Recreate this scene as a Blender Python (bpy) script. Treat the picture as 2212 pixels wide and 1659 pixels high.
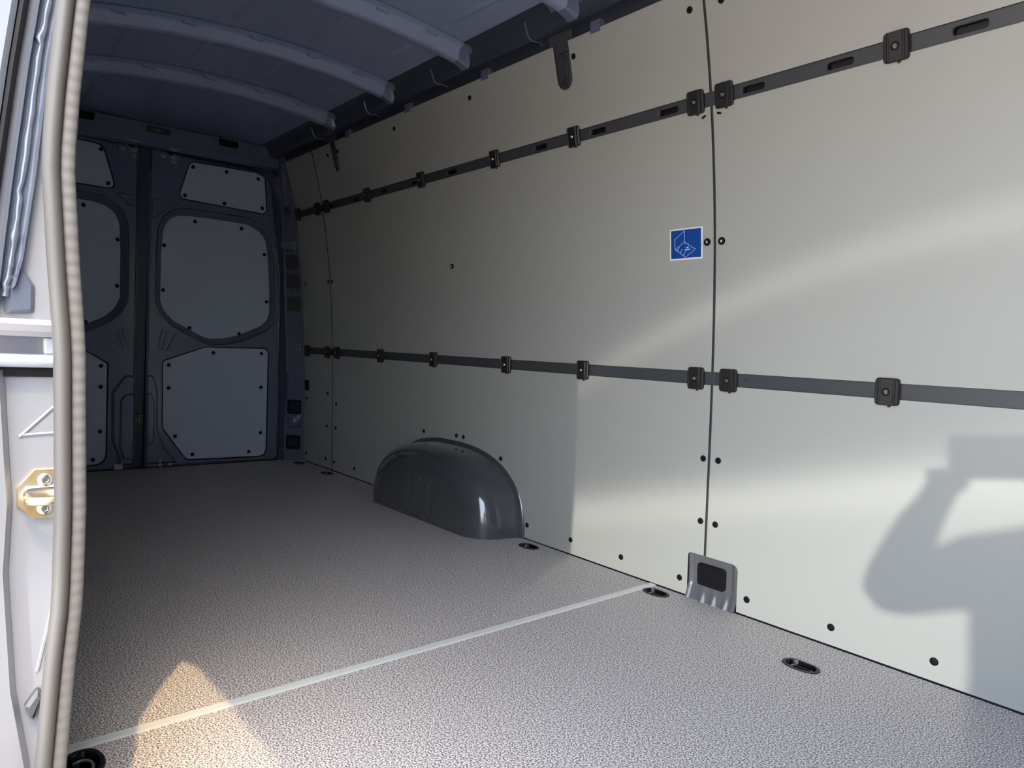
import bpy, bmesh, math, random
from mathutils import Vector, Matrix
from mathutils.geometry import delaunay_2d_cdt

random.seed(7)
for o in list(bpy.data.objects):
    bpy.data.objects.remove(o, do_unlink=True)
scene = bpy.context.scene
COL = scene.collection
PI = math.pi

# ------------------------------------------------------------------ camera
CAM_POS = Vector((4.1065, -1.8090, 0.7194))
CAM_R = Vector((0.648335, 0.759760, 0.049260))
CAM_U = Vector((-0.066534, -0.007914, 0.997753))
CAM_F = Vector((-0.758442, 0.650156, -0.045419))
cd = bpy.data.cameras.new('camera')
cd.sensor_width = 36.0
cd.sensor_fit = 'HORIZONTAL'
cd.lens = 1513.52 / 2212 * 36.0
cd.clip_start = 0.05
cd.clip_end = 300
cam = bpy.data.objects.new('camera', cd)
COL.objects.link(cam)
m = Matrix((CAM_R, CAM_U, -CAM_F)).transposed().to_4x4()
m.translation = CAM_POS
cam.matrix_world = m
scene.camera = cam

# ------------------------------------------------------------------ view, world, sun
vs = scene.view_settings
vs.view_transform = 'Standard'
vs.look = 'None'
vs.gamma = 1.0
vs.use_curve_mapping = False
vs.exposure = 0.0

SUN_DIR = Vector((-0.485, 0.203, -1.0)).normalized()
world = bpy.data.worlds.new('sky')
scene.world = world
world.use_nodes = True
wn = world.node_tree.nodes
wl = world.node_tree.links
wn.clear()
sky = wn.new('ShaderNodeTexSky')
sky.sky_type = 'NISHITA'
sky.sun_disc = False
sky.sun_elevation = math.asin(-SUN_DIR.z)
sky.sun_rotation = math.atan2(-SUN_DIR.x, -SUN_DIR.y)
sky.air_density = 1.0
sky.dust_density = 2.5
sky.ozone_density = 1.0
bgn = wn.new('ShaderNodeBackground')
bgn.inputs['Strength'].default_value = 1.40
won = wn.new('ShaderNodeOutputWorld')
hs = wn.new('ShaderNodeHueSaturation')          # hazy summer sky, paler than a clear one
hs.inputs['Saturation'].default_value = 0.72
wl.new(sky.outputs[0], hs.inputs['Color'])
wl.new(hs.outputs[0], bgn.inputs[0])
wl.new(bgn.outputs[0], won.inputs[0])

sl = bpy.data.lights.new('sun', 'SUN')
sl.energy = 2.9
sl.angle = math.radians(0.6)
sl.color = (1.0, 0.70, 0.37)
sun = bpy.data.objects.new('sun', sl)
COL.objects.link(sun)
sun.rotation_euler = SUN_DIR.to_track_quat('-Z', 'Y').to_euler()
sun.location = (6, -4, 8)

# low sun reflection thrown into the van by the windows of a vehicle parked opposite:
# the curved glass spreads it into bright streaks, so the lamp has an uneven beam
REF_POS = Vector((5.69, -7.0, 1.187))
REF_POWER = 2250.0
rl = bpy.data.lights.new('window_reflection', 'SPOT')
rl.energy = REF_POWER
rl.color = (1.0, 0.965, 0.90)
rl.spot_size = math.radians(34)
rl.spot_blend = 0.3
rl.shadow_soft_size = 0.035
ref = bpy.data.objects.new('window_reflection', rl)
COL.objects.link(ref)
ref.location = REF_POS
ref.rotation_euler = (Vector((3.0, 0, 0.5)) - REF_POS).to_track_quat('-Z', 'Y').to_euler()


class NX:
    """tiny expression builder for math nodes"""
    nt = None

    def __init__(self, s):
        self.s = s

    @staticmethod
    def m(op, a, b=None, c=None):
        n = NX.nt.nodes.new('ShaderNodeMath')
        n.operation = op
        for i, v in enumerate((a, b, c)):
            if v is None:
                continue
            if isinstance(v, NX):
                NX.nt.links.new(v.s, n.inputs[i])
            else:
                n.inputs[i].default_value = v
        return NX(n.outputs[0])

    def __add__(self, o): return NX.m('ADD', self, o)
    __radd__ = __add__
    def __sub__(self, o): return NX.m('SUBTRACT', self, o)
    def __mul__(self, o): return NX.m('MULTIPLY', self, o)
    __rmul__ = __mul__
    def __truediv__(self, o): return NX.m('DIVIDE', self, o)


def gauss(d, s):
    q = d * (1.0 / s)
    return NX.m('EXPONENT', q * q * -1.0)


def sigm(d, s):
    return NX.m('DIVIDE', 1.0, NX.m('EXPONENT', d * (-1.0 / s)) + 1.0)


rl.use_nodes = True
NX.nt = rl.node_tree
rl.node_tree.nodes.clear()
gnode = rl.node_tree.nodes.new('ShaderNodeNewGeometry')
sep = rl.node_tree.nodes.new('ShaderNodeSeparateXYZ')
rl.node_tree.links.new(gnode.outputs['Incoming'], sep.inputs[0])
ix, iy, iz = (NX(sep.outputs[i]) for i in range(3))
dist = -0.02 - REF_POS.y
bx_ = (ix / iy) * dist + REF_POS.x
bz_ = (iz / iy) * dist + REF_POS.z
d1 = bz_ - (bx_ * 0.267 + (0.132 - 0.267 * 2.283))
xa = bx_ - 2.268
d2 = bz_ - (xa * 0.5015 + 0.542 - xa * (bx_ - 2.922) * 0.1755)
beam = sigm((d1 - 0.02) * -1.0, 0.045) * 0.62 + gauss(d1, 0.06) * 0.42 \
    + gauss(d2, 0.042) * 0.26 + sigm(d2 * -1.0, 0.07) * 0.13
beam = beam * sigm(bz_ + 0.06, 0.02)
em = rl.node_tree.nodes.new('ShaderNodeEmission')
lo_ = rl.node_tree.nodes.new('ShaderNodeOutputLight')
rl.node_tree.links.new(beam.s, em.inputs['Strength'])
rl.node_tree.links.new(em.outputs[0], lo_.inputs[0])


# ------------------------------------------------------------------ materials
def mat(name, color, rough=0.5, metal=0.0, spec=0.5, coat=0.0, coat_rough=0.1):
    mt = bpy.data.materials.new(name)
    mt.use_nodes = True
    b = mt.node_tree.nodes['Principled BSDF']
    b.inputs['Base Color'].default_value = (*color, 1)
    b.inputs['Roughness'].default_value = rough
    b.inputs['Metallic'].default_value = metal
    b.inputs['Specular IOR Level'].default_value = spec
    b.inputs['Coat Weight'].default_value = coat
    b.inputs['Coat Roughness'].default_value = coat_rough
    return mt


def noise_col(mt, c1, c2, scale, detail=2.0, rough=0.5, lo=0.35, hi=0.65):
    nt = mt.node_tree
    tc = nt.nodes.new('ShaderNodeTexCoord')
    n = nt.nodes.new('ShaderNodeTexNoise')
    n.inputs['Scale'].default_value = scale
    n.inputs['Detail'].default_value = detail
    n.inputs['Roughness'].default_value = rough
    r = nt.nodes.new('ShaderNodeValToRGB')
    r.color_ramp.elements[0].position = lo
    r.color_ramp.elements[0].color = (*c1, 1)
    r.color_ramp.elements[1].position = hi
    r.color_ramp.elements[1].color = (*c2, 1)
    nt.links.new(tc.outputs['Object'], n.inputs['Vector'])
    nt.links.new(n.outputs['Fac'], r.inputs[0])
    nt.links.new(r.outputs[0], nt.nodes['Principled BSDF'].inputs['Base Color'])
    return n


def bump(mt, scale, strength, dist=0.001, detail=2.0, src=None):
    nt = mt.node_tree
    if src is None:
        tc = nt.nodes.new('ShaderNodeTexCoord')
        src = nt.nodes.new('ShaderNodeTexNoise')
        src.inputs['Scale'].default_value = scale
        src.inputs['Detail'].default_value = detail
        nt.links.new(tc.outputs['Object'], src.inputs['Vector'])
    b = nt.nodes.new('ShaderNodeBump')
    b.inputs['Strength'].default_value = strength
    b.inputs['Distance'].default_value = dist
    nt.links.new(src.outputs['Fac'] if 'Fac' in src.outputs else src.outputs[0], b.inputs['Height'])
    nt.links.new(b.outputs[0], nt.nodes['Principled BSDF'].inputs['Normal'])


M = {}
M['paint'] = mat('grey_blue_body_paint', (0.140, 0.163, 0.235), 0.30, 0, 0.5, 0.6, 0.08)
M['rail'] = mat('grey_rail_paint', (0.062, 0.064, 0.070), 0.42, 0, 0.4)
M['lightened_roof'] = mat('glare_lightened_roof_paint', (0.27, 0.32, 0.46), 0.36, 0, 0.5, 0.25, 0.2)  # body paint lightened and blued to carry lens glare over the roof
bump(M['lightened_roof'], 5.0, 0.25, 0.01, 1.0)
M['arch'] = mat('glossy_arch_paint', (0.064, 0.067, 0.074), 0.16, 0, 0.5, 1.0, 0.03)
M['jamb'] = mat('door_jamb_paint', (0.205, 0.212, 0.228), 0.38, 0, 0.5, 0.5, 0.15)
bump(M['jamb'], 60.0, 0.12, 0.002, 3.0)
M['panel'] = mat('grey_lining_board', (0.47, 0.485, 0.475), 0.42, 0, 0.45)
noise_col(M['panel'], (0.405, 0.405, 0.366), (0.432, 0.432, 0.390), 900.0, 2.0)
M['blued_board'] = mat('blued_lining_board', (0.57, 0.635, 0.74), 0.45, 0, 0.45)  # same lining board, lightened and blued for the light at the rear
M['floor'] = mat('grey_speckled_floor', (0.12, 0.115, 0.12), 0.55, 0, 0.4)
fn = noise_col(M['floor'], (0.125, 0.116, 0.109), (0.91, 0.845, 0.795), 300.0, 1.5, 0.5, 0.38, 0.63)
bump(M['floor'], 300.0, 0.06, 0.0010, 1.5)
M['black'] = mat('black_plastic', (0.007, 0.007, 0.008), 0.45, 0, 0.22)
M['pillar'] = mat('pillar_paint', (0.135, 0.155, 0.205), 0.20, 0, 0.5, 1.0, 0.05)
M['boardedge'] = mat('dark_board_edge', (0.030, 0.030, 0.032), 0.7, 0, 0.2)
M['shaded_paint'] = mat('shaded_body_paint', (0.045, 0.052, 0.075), 0.35, 0, 0.5)  # body paint darkened for the shade under the roof edge and in the door gap
M['clip'] = mat('black_clip_plastic', (0.018, 0.016, 0.015), 0.42, 0, 0.6)
M['cup'] = mat('glossy_black_cup', (0.004, 0.004, 0.005), 0.25, 0, 0.3)
M['flange'] = mat('black_cup_flange', (0.014, 0.014, 0.016), 0.40, 0, 0.35)
M['rubber'] = mat('grey_rubber_seal', (0.085, 0.082, 0.077), 0.55, 0, 0.5)
bump(M['rubber'], 300.0, 0.15, 0.001)
M['steel'] = mat('bright_steel', (0.75, 0.75, 0.74), 0.22, 1.0)
M['dullsteel'] = mat('dull_steel', (0.42, 0.42, 0.43), 0.4, 0.8)
M['zinc'] = mat('yellow_zinc_plate', (0.72, 0.58, 0.30), 0.32, 0.9)
noise_col(M['zinc'], (0.72, 0.52, 0.24), (0.70, 0.66, 0.50), 45.0, 2.0)
M['alu'] = mat('aluminium_strip', (0.72, 0.72, 0.69), 0.42, 0.25)
M['white'] = mat('white_print', (0.86, 0.86, 0.84), 0.4)
M['blue'] = mat('blue_print', (0.008, 0.068, 0.31), 0.4)
M['line'] = mat('pale_blue_print', (0.55, 0.66, 0.90), 0.4)
M['dark'] = mat('shade_black', (0.006, 0.007, 0.009), 0.6)  # near-black colour put in for the shade inside holes and gaps
M['outer'] = mat('outer_skin_paint', (0.30, 0.33, 0.37), 0.16, 0, 0.6, 1.0, 0.03)
M['concrete'] = mat('pale_concrete', (0.50, 0.47, 0.42), 0.85)
noise_col(M['concrete'], (0.62, 0.55, 0.45), (0.74, 0.66, 0.55), 3.0, 6.0)
M['skin'] = mat('skin', (0.48, 0.29, 0.21), 0.5)
M['shirt'] = mat('navy_shirt_cloth', (0.05, 0.06, 0.09), 0.85)
M['trouser'] = mat('grey_trouser_cloth', (0.10, 0.10, 0.11), 0.85)
M['hair'] = mat('dark_hair', (0.02, 0.014, 0.01), 0.6)
M['glass'] = mat('phone_glass', (0.01, 0.01, 0.012), 0.08)


# ------------------------------------------------------------------ mesh helpers
def make(name, verts, faces, material, parent=None, smooth=True, angle=32, recalc=True, loc=None):
    me = bpy.data.meshes.new(name)
    me.from_pydata([tuple(v) for v in verts], [], faces)
    bm = bmesh.new()
    bm.from_mesh(me)
    bmesh.ops.remove_doubles(bm, verts=bm.verts, dist=1e-6)
    if recalc:
        bmesh.ops.recalc_face_normals(bm, faces=bm.faces)
    if smooth:
        lim = math.radians(angle)
        for f in bm.faces:
            f.smooth = True
        for e in bm.edges:
            e.smooth = (len(e.link_faces) == 2 and e.calc_face_angle(4.0) < lim)
    bm.to_mesh(me)
    bm.free()
    me.materials.append(material)
    o = bpy.data.objects.new(name, me)
    COL.objects.link(o)
    if parent is not None:
        o.parent = parent
    if loc is not None:
        o.location = loc
    return o


class G:
    """geometry gatherer: several pieces of one part"""
    def __init__(self):
        self.v = []
        self.f = []

    def add(self, vf):
        v, f = vf
        n = len(self.v)
        self.v += [Vector(x) for x in v]
        self.f += [tuple(i + n for i in q) for q in f]
        return self

    def build(self, name, material, parent=None, **k):
        return make(name, self.v, self.f, material, parent, **k)


def tag(o, label=None, cat=None, group=None, kind=None):
    if label: o['label'] = label
    if cat: o['category'] = cat
    if group: o['group'] = group
    if kind: o['kind'] = kind
    return o


def empty(name, loc=(0, 0, 0), parent=None):
    o = bpy.data.objects.new(name, None)
    o.empty_display_size = 0.05
    COL.objects.link(o)
    o.location = loc
    if parent is not None:
        o.parent = parent
    return o


def inside(pt, poly):
    x, y = pt
    c = False
    j = len(poly) - 1
    for i in range(len(poly)):
        xi, yi = poly[i]
        xj, yj = poly[j]
        if (yi > y) != (yj > y) and x < (xj - xi) * (y - yi) / (yj - yi) + xi:
            c = not c
        j = i
    return c


def area2(poly):
    return sum(poly[i - 1][0] * poly[i][1] - poly[i][0] * poly[i - 1][1] for i in range(len(poly))) / 2


def subdiv(poly, step, closed=True):
    out = []
    n = len(poly)
    for i in range(n if closed else n - 1):
        a = poly[i]
        b = poly[(i + 1) % n]
        L = math.hypot(b[0] - a[0], b[1] - a[1])
        k = max(1, int(math.ceil(L / step)))
        for q in range(k):
            t = q / k
            out.append((a[0] + (b[0] - a[0]) * t, a[1] + (b[1] - a[1]) * t))
    if not closed:
        out.append(poly[-1])
    return out


def sheet(outer, holes, P, step, th):
    """flat (a,b) outline with holes, mapped by P(a,b,h); front at h=0, back at h=-th"""
    outer = subdiv(outer, step)
    holes = [subdiv(h, step) for h in holes]
    pts = []
    edges = []
    for loop in [outer] + holes:
        s = len(pts)
        pts += loop
        edges += [(s + i, s + (i + 1) % len(loop)) for i in range(len(loop))]
    xs = [q[0] for q in outer]
    ys = [q[1] for q in outer]
    nb = len(pts)
    a = min(xs) + step / 2
    while a < max(xs):
        b = min(ys) + step / 2
        while b < max(ys):
            if inside((a, b), outer) and not any(inside((a, b), h) for h in holes):
                if min((q[0] - a) ** 2 + (q[1] - b) ** 2 for q in pts[:nb]) > (step * 0.4) ** 2:
                    pts.append((a, b))
            b += step
        a += step
    r = delaunay_2d_cdt([Vector(q) for q in pts], edges, [], 0, 1e-7)
    vs_, fs_ = r[0], r[2]
    tris = []
    for f in fs_:
        c = (sum(vs_[i][0] for i in f) / len(f), sum(vs_[i][1] for i in f) / len(f))
        (ax, ay), (bx, by), (cx_, cy_) = (vs_[i] for i in f)
        if abs((bx - ax) * (cy_ - ay) - (cx_ - ax) * (by - ay)) < 1e-8:
            continue
        if inside(c, outer) and not any(inside(c, h) for h in holes):
            tris.append(tuple(f))
    n = len(vs_)
    V = [P(v[0], v[1], 0) for v in vs_]
    F = list(tris)
    if th:
        V += [P(v[0], v[1], -th) for v in vs_]
        F += [tuple(i + n for i in reversed(t)) for t in tris]
        cnt = {}
        for t in tris:
            for i in range(3):
                e = (t[i], t[(i + 1) % 3])
                cnt[tuple(sorted(e))] = cnt.get(tuple(sorted(e)), []) + [e]
        for k, l in cnt.items():
            if len(l) == 1:
                i, j = l[0]
                F.append((j, i, i + n, j + n))
    return V, F


def offset(poly, d):
    """outward offset of a closed outline (d>0 grows)"""
    s = 1 if area2(poly) > 0 else -1
    n = len(poly)
    out = []
    for i in range(n):
        p0 = Vector(poly[i - 1]); p1 = Vector(poly[i]); p2 = Vector(poly[(i + 1) % n])
        e1 = (p1 - p0).normalized(); e2 = (p2 - p1).normalized()
        n1 = Vector((e1.y, -e1.x)) * s; n2 = Vector((e2.y, -e2.x)) * s
        b = n1 + n2
        k = 1 + n1.dot(n2)
        b = b / max(k, 0.35)
        out.append((p1.x + b.x * d, p1.y + b.y * d))
    return out


def rounded(poly, r, seg=5):
    n = len(poly)
    out = []
    for i in range(n):
        p0 = Vector(poly[i - 1]); p1 = Vector(poly[i]); p2 = Vector(poly[(i + 1) % n])
        rr = r[i] if isinstance(r, (list, tuple)) else r
        a = p0 - p1; b = p2 - p1
        la, lb = a.length, b.length
        if rr <= 0:
            out.append((p1.x, p1.y)); continue
        ang = a.angle(b)
        t = min(rr / max(math.tan(ang / 2), 1e-3), la * 0.48, lb * 0.48)
        q0 = p1 + a.normalized() * t
        q2 = p1 + b.normalized() * t
        for k in range(seg + 1):
            u = k / seg
            q = q0 * (1 - u) ** 2 + p1 * 2 * u * (1 - u) + q2 * u * u
            out.append((q.x, q.y))
    return out


def rect(x0, y0, x1, y1):
    return [(x0, y0), (x1, y0), (x1, y1), (x0, y1)]


def circle(cx, cy, r, n=20):
    return [(cx + r * math.cos(2 * PI * i / n), cy + r * math.sin(2 * PI * i / n)) for i in range(n)]


def loft(loops, P=None, cap0=False, cap1=False, closed=True):
    """loops: lists of 3-tuples (a,b,h) of equal length"""
    V = []
    F = []
    n = len(loops[0])
    for L in loops:
        V += [P(*q) if P else q for q in L]
    for k in range(len(loops) - 1):
        for i in range(n if closed else n - 1):
            j = (i + 1) % n
            F.append((k * n + i, k * n + j, (k + 1) * n + j, (k + 1) * n + i))
    if cap0: F.append(tuple(range(n - 1, -1, -1)))
    if cap1: F.append(tuple(range((len(loops) - 1) * n, len(loops) * n)))
    return V, F


def boss(poly, h0, h1, c, P):
    """chamfered raised (or sunk) pad"""
    inn = offset(poly, -c)
    mid = h1 - c if h1 > h0 else h1 + c
    return loft([[(q[0], q[1], h0) for q in poly], [(q[0], q[1], mid) for q in poly],
                 [(q[0], q[1], h1) for q in inn]], P, cap1=True)


def box(x0, y0, z0, x1, y1, z1):
    V = [(x0, y0, z0), (x1, y0, z0), (x1, y1, z0), (x0, y1, z0), (x0, y0, z1), (x1, y0, z1), (x1, y1, z1), (x0, y1, z1)]
    F = [(0, 3, 2, 1), (4, 5, 6, 7), (0, 1, 5, 4), (1, 2, 6, 5), (2, 3, 7, 6), (3, 0, 4, 7)]
    return V, F


def tube(path, rad, seg=8, cap=True):
    path = [Vector(q) for q in path]
    n = len(path)
    V = []
    F = []
    up = None
    for i, q in enumerate(path):
        t = (path[min(i + 1, n - 1)] - path[max(i - 1, 0)]).normalized()
        if up is None:
            up = Vector((0, 0, 1)) if abs(t.z) < 0.9 else Vector((1, 0, 0))
        s = t.cross(up).normalized()
        up = s.cross(t).normalized()
        r = rad[i] if isinstance(rad, (list, tuple)) else rad
        for k in range(seg):
            a = 2 * PI * k / seg
            V.append(q + s * (r * math.cos(a)) + up * (r * math.sin(a)))
    for i in range(n - 1):
        for k in range(seg):
            l = (k + 1) % seg
            F.append((i * seg + k, i * seg + l, (i + 1) * seg + l, (i + 1) * seg + k))
    if cap:
        F.append(tuple(range(seg - 1, -1, -1)))
        F.append(tuple(range((n - 1) * seg, n * seg)))
    return V, F


def lathe(profile, seg=16):
    """profile of (radius, height) about local z"""
    V = []
    F = []
    for r, h in profile:
        for k in range(seg):
            a = 2 * PI * k / seg
            V.append((r * math.cos(a), r * math.sin(a), h))
    for i in range(len(profile) - 1):
        for k in range(seg):
            l = (k + 1) % seg
            F.append((i * seg + k, i * seg + l, (i + 1) * seg + l, (i + 1) * seg + k))
    F.append(tuple(range((len(profile) - 1) * seg, len(profile) * seg)))
    return V, F


IDP = lambda a, b, h: (a, b, h)


def smoothcurve(pts, n):
    """Catmull-Rom through points, n samples per span"""
    out = []
    P = [Vector(q) for q in pts]
    for i in range(len(P) - 1):
        p0 = P[max(i - 1, 0)]; p1 = P[i]; p2 = P[i + 1]; p3 = P[min(i + 2, len(P) - 1)]
        for k in range(n):
            t = k / n
            out.append(0.5 * ((2 * p1) + (p2 - p0) * t + (2 * p0 - 5 * p1 + 4 * p2 - p3) * t * t + (3 * p1 - p0 - 3 * p2 + p3) * t ** 3))
    out.append(P[-1])
    return out


def lerp_table(x, xs, ys):
    if x <= xs[0]: return ys[0]
    for i in range(len(xs) - 1):
        if x <= xs[i + 1]:
            t = (x - xs[i]) / (xs[i + 1] - xs[i])
            return ys[i] + (ys[i + 1] - ys[i]) * t
    return ys[-1]


# ------------------------------------------------------------------ van shape
YC = -0.885                   # centre line of the load bay
XF = 4.46                     # bulkhead behind the seats
XO = 3.15                     # rear edge of the sliding door opening
XO2 = 4.38                    # front edge of the opening
ZOT = 1.70                    # top of the opening


def prof(z):
    return -0.04436 * z ** 3 + 0.03999 * z ** 2 - 0.04293 * z + 0.00015


def dprof(z):
    return -0.13308 * z * z + 0.07998 * z - 0.04293


def PW(a, b, h):              # left wall surface: a along the van, b height, h towards the load bay
    d = dprof(b)
    k = 1 / math.sqrt(1 + d * d)
    return Vector((a, prof(b) - h * k, b + h * d * k))


def PR(a, b, h):              # the right wall is its mirror image
    q = PW(a, b, h)
    return Vector((q.x, 2 * YC - q.y, q.z))


def wall_matrix(x, z, h=0.0):
    d = dprof(z)
    up = Vector((0, d, 1)).normalized()
    X = Vector((1, 0, 0))
    n = X.cross(up)
    mm = Matrix((X, up, n)).transposed().to_4x4()
    mm.translation = PW(x, z, h)
    return mm


# ------------------------------------------------------------------ ground
ground = make('ground', *loft([[(-60, -70, -0.70), (70, -70, -0.70)], [(-60, 60, -0.70), (70, 60, -0.70)]], closed=False), M['concrete'], smooth=False)
tag(ground, 'pale concrete paving outside the van', 'ground', kind='structure')

# ------------------------------------------------------------------ left wall: body sheet, lining panels, rails
ARCH_X = 1.63


def arch_outline(hw, ht, n=28):
    out = []
    for i in range(n + 1):
        a = PI * i / n
        c, s = math.cos(a), math.sin(a)
        e = 2.0 / 2.55
        out.append((ARCH_X + hw * (1 if c >= 0 else -1) * abs(c) ** e, ht * abs(s) ** e))
    return out                # from the front foot over the top to the rear foot


wall_left = make('wall_left', *sheet(rect(-0.15, -0.12, XF, 1.80), [arch_outline(0.466, 0.308)],
                                    lambda a, b, h: PW(a, b, h - 0.034), 0.09, 0.004), M['paint'])
tag(wall_left, 'left side wall of the load bay lined with pale grey boards', 'wall', kind='structure')

TH = 0.0045
ZL0, ZL1 = 0.651, 0.690       # slot that shows the lower rail
ZU0, ZU1 = 1.436, 1.474       # slot that shows the upper rail
ZT = 1.745
XS1, XS2 = 0.466, 2.926       # vertical panel joints
GAP1, GAP2 = 0.0036, 0.0042


def rear_edge(z):
    return lerp_table(z, [0, 0.55, 0.83, 1.2, 1.5, 1.75], [0.096, 0.094, 0.088, 0.099, 0.122, 0.112])


def rear_line(z0, z1, n=6):   # going down
    return [(rear_edge(z1 + (z0 - z1) * i / n), z1 + (z0 - z1) * i / n) for i in range(n + 1)]


panel_outlines = {}
for row, (z0, z1) in enumerate(((0.004, ZL0), (ZL1, ZU0), (ZU1, ZT))):
    panel_outlines[(row, 0)] = [(XS1 - GAP1, z0), (XS1 - GAP1, z1)] + rear_line(z0, z1)
    panel_outlines[(row, 1)] = rect(XS1 + GAP1, z0, XS2 - GAP2, z1)
    panel_outlines[(row, 2)] = rect(XS2 + GAP2, z0, XF - 0.02, z1)
# wheel arch cut-out and pillar-foot cut-out in the bottom row
ao = arch_outline(0.476, 0.318)
kick_l = rounded([(2.867, 0.004), (2.867, 0.139), (XS2 - GAP2, 0.139)], [0, 0.012, 0], 5)
panel_outlines[(0, 1)] = ([(XS1 + GAP1, 0.004)] + [(q[0], max(q[1], 0.004)) for q in reversed(ao)] + kick_l
                          + [(XS2 - GAP2, ZL0), (XS1 + GAP1, ZL0)])
kick_r = rounded([(XS2 + GAP2, 0.139), (3.037, 0.139), (3.037, 0.004)], [0, 0.022, 0], 6)
panel_outlines[(0, 2)] = kick_r + [(XF - 0.02, 0.004), (XF - 0.02, ZL0), (XS2 + GAP2, ZL0)]
# notches in the top edge of the upper middle panel
NOTCH = [(2.341, 2.411, 1.606), (0.684, 0.734, 1.606)]


def notch(x0, x1, zb):
    r = (x1 - x0) / 2
    c = (x0 + x1) / 2
    pts = [(x1, ZT)]
    for i in range(9):
        a = -PI * i / 8
        pts.append((c + r * math.cos(a), zb + r + r * math.sin(a)))
    pts.append((x0, ZT))
    return pts


panel_outlines[(2, 1)] = [(XS1 + GAP1, ZU1), (XS2 - GAP2, ZU1), (XS2 - GAP2, ZT)] + notch(*NOTCH[0]) + notch(*NOTCH[1]) + [(XS1 + GAP1, ZT)]

panels = {}
for key, outl in panel_outlines.items():
    # drop doubled points
    cl = []
    for q in outl:
        if not cl or math.hypot(q[0] - cl[-1][0], q[1] - cl[-1][1]) > 1e-4:
            cl.append(q)
    panels[key] = make('lining_panel', *sheet(cl, [], PW, 0.06, TH), M['panel'], wall_left, angle=25)
    panels[key].data.materials.append(M['boardedge'])
    for p_ in panels[key].data.polygons:      # cut edges of the boards are a darker colour
        if len(p_.vertices) == 4:
            p_.material_index = 1

# push rivets and screws of the lining boards
rivet_me = None


def put_shared(name, me, mw, parent):
    o = bpy.data.objects.new(name, me)
    COL.objects.link(o)
    o.parent = parent
    o.matrix_local = mw
    return o


def mesh_of(vf_list, mats, name):
    me = bpy.data.meshes.new(name)
    V = []
    F = []
    MI = []
    for k, (v, f) in enumerate(vf_list):
        n = len(V)
        V += [tuple(q) for q in v]
        F += [tuple(i + n for i in q) for q in f]
        MI += [k] * len(f)
    me.from_pydata(V, [], F)
    for mt in mats:
        me.materials.append(mt)
    for i, p_ in enumerate(me.polygons):
        p_.material_index = MI[i]
        p_.use_smooth = True
    bm = bmesh.new()
    bm.from_mesh(me)
    bmesh.ops.recalc_face_normals(bm, faces=bm.faces)
    for e in bm.edges:
        e.smooth = (len(e.link_faces) == 2 and e.calc_face_angle(4.0) < math.radians(35))
    bm.to_mesh(me)
    bm.free()
    return me


RIVET = mesh_of([lathe([(0.0095, 0), (0.0095, 0.0015), (0.0075, 0.0038), (0.0055, 0.0042), (0.0050, 0.0025), (0.0022, 0.0025)], 16)], [M['black']], 'rivet')
SCREW = mesh_of([lathe([(0.0112, 0), (0.0112, 0.002), (0.0098, 0.0046), (0.0066, 0.0052), (0.0058, 0.0040)], 18),
                 lathe([(0.0052, 0.004), (0.0050, 0.0058), (0.0034, 0.0076), (0.0012, 0.0082)], 14)], [M['black'], M['steel']], 'panel_screw')
rivets = [(2.427, 1.695), (2.879, 1.694), (2.979, 1.688), (1.864, 1.696), (1.301, 1.695), (0.748, 1.695), (0.636, 1.696),
          (1.658, 0.346), (1.708, 0.346), (1.402, 0.335), (1.962, 0.290), (2.130, 0.056), (2.366, 0.055),
          (2.603, 0.053), (2.839, 0.050), (2.906, 0.431), (2.957, 0.432), (2.906, 0.242), (2.957, 0.242), (3.069, 0.050), (3.310, 0.051),
          (3.551, 0.051), (3.79, 0.051), (0.735, 0.054), (0.978, 0.057), (0.412, 0.433), (0.516, 0.384), (0.403, 0.247), (0.512, 0.246),
          (0.390, 0.058), (0.496, 0.053), (0.134, 0.384), (0.128, 0.053), (3.55, 1.69), (4.1, 1.69), (4.1, 0.051)]
screws = [(1.629, 1.074), (2.901, 1.067), (2.949, 1.066), (0.444, 1.061), (0.489, 1.059), (0.150, 1.061), (3.9, 1.066)]


def panel_at(x, z):
    row = 0 if z < ZL1 else (1 if z < ZU1 else 2)
    c = 0 if x < XS1 else (1 if x < XS2 else 2)
    return panels[(row, c)]


for x, z in rivets:
    put_shared('rivet', RIVET, wall_matrix(x, z, 0.0002), panel_at(x, z))
for x, z in screws:
    put_shared('panel_screw', SCREW, wall_matrix(x, z, 0.0002), panel_at(x, z))
# two short slots under the upper rail beside the joint
SLOT = mesh_of([boss(rounded(rect(-0.0075, -0.003, 0.0075, 0.003), 0.0029, 4), 0, 0.0012, 0.0006, IDP)], [M['black']], 'slot_plug')
for x, z, a in ((2.899, 1.413, 0.38), (2.949, 1.413, -0.35)):
    put_shared('slot_plug', SLOT, wall_matrix(x, z, 0.0002) @ Matrix.Rotation(a, 4, 'Z'), panel_at(x, z))

make('edge_plug', *boss(rounded(rect(0.110, 0.432, 0.160, 0.492), 0.004, 3), 0.0, 0.004, 0.001, PW), M['black'], panels[(0, 0)])

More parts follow.
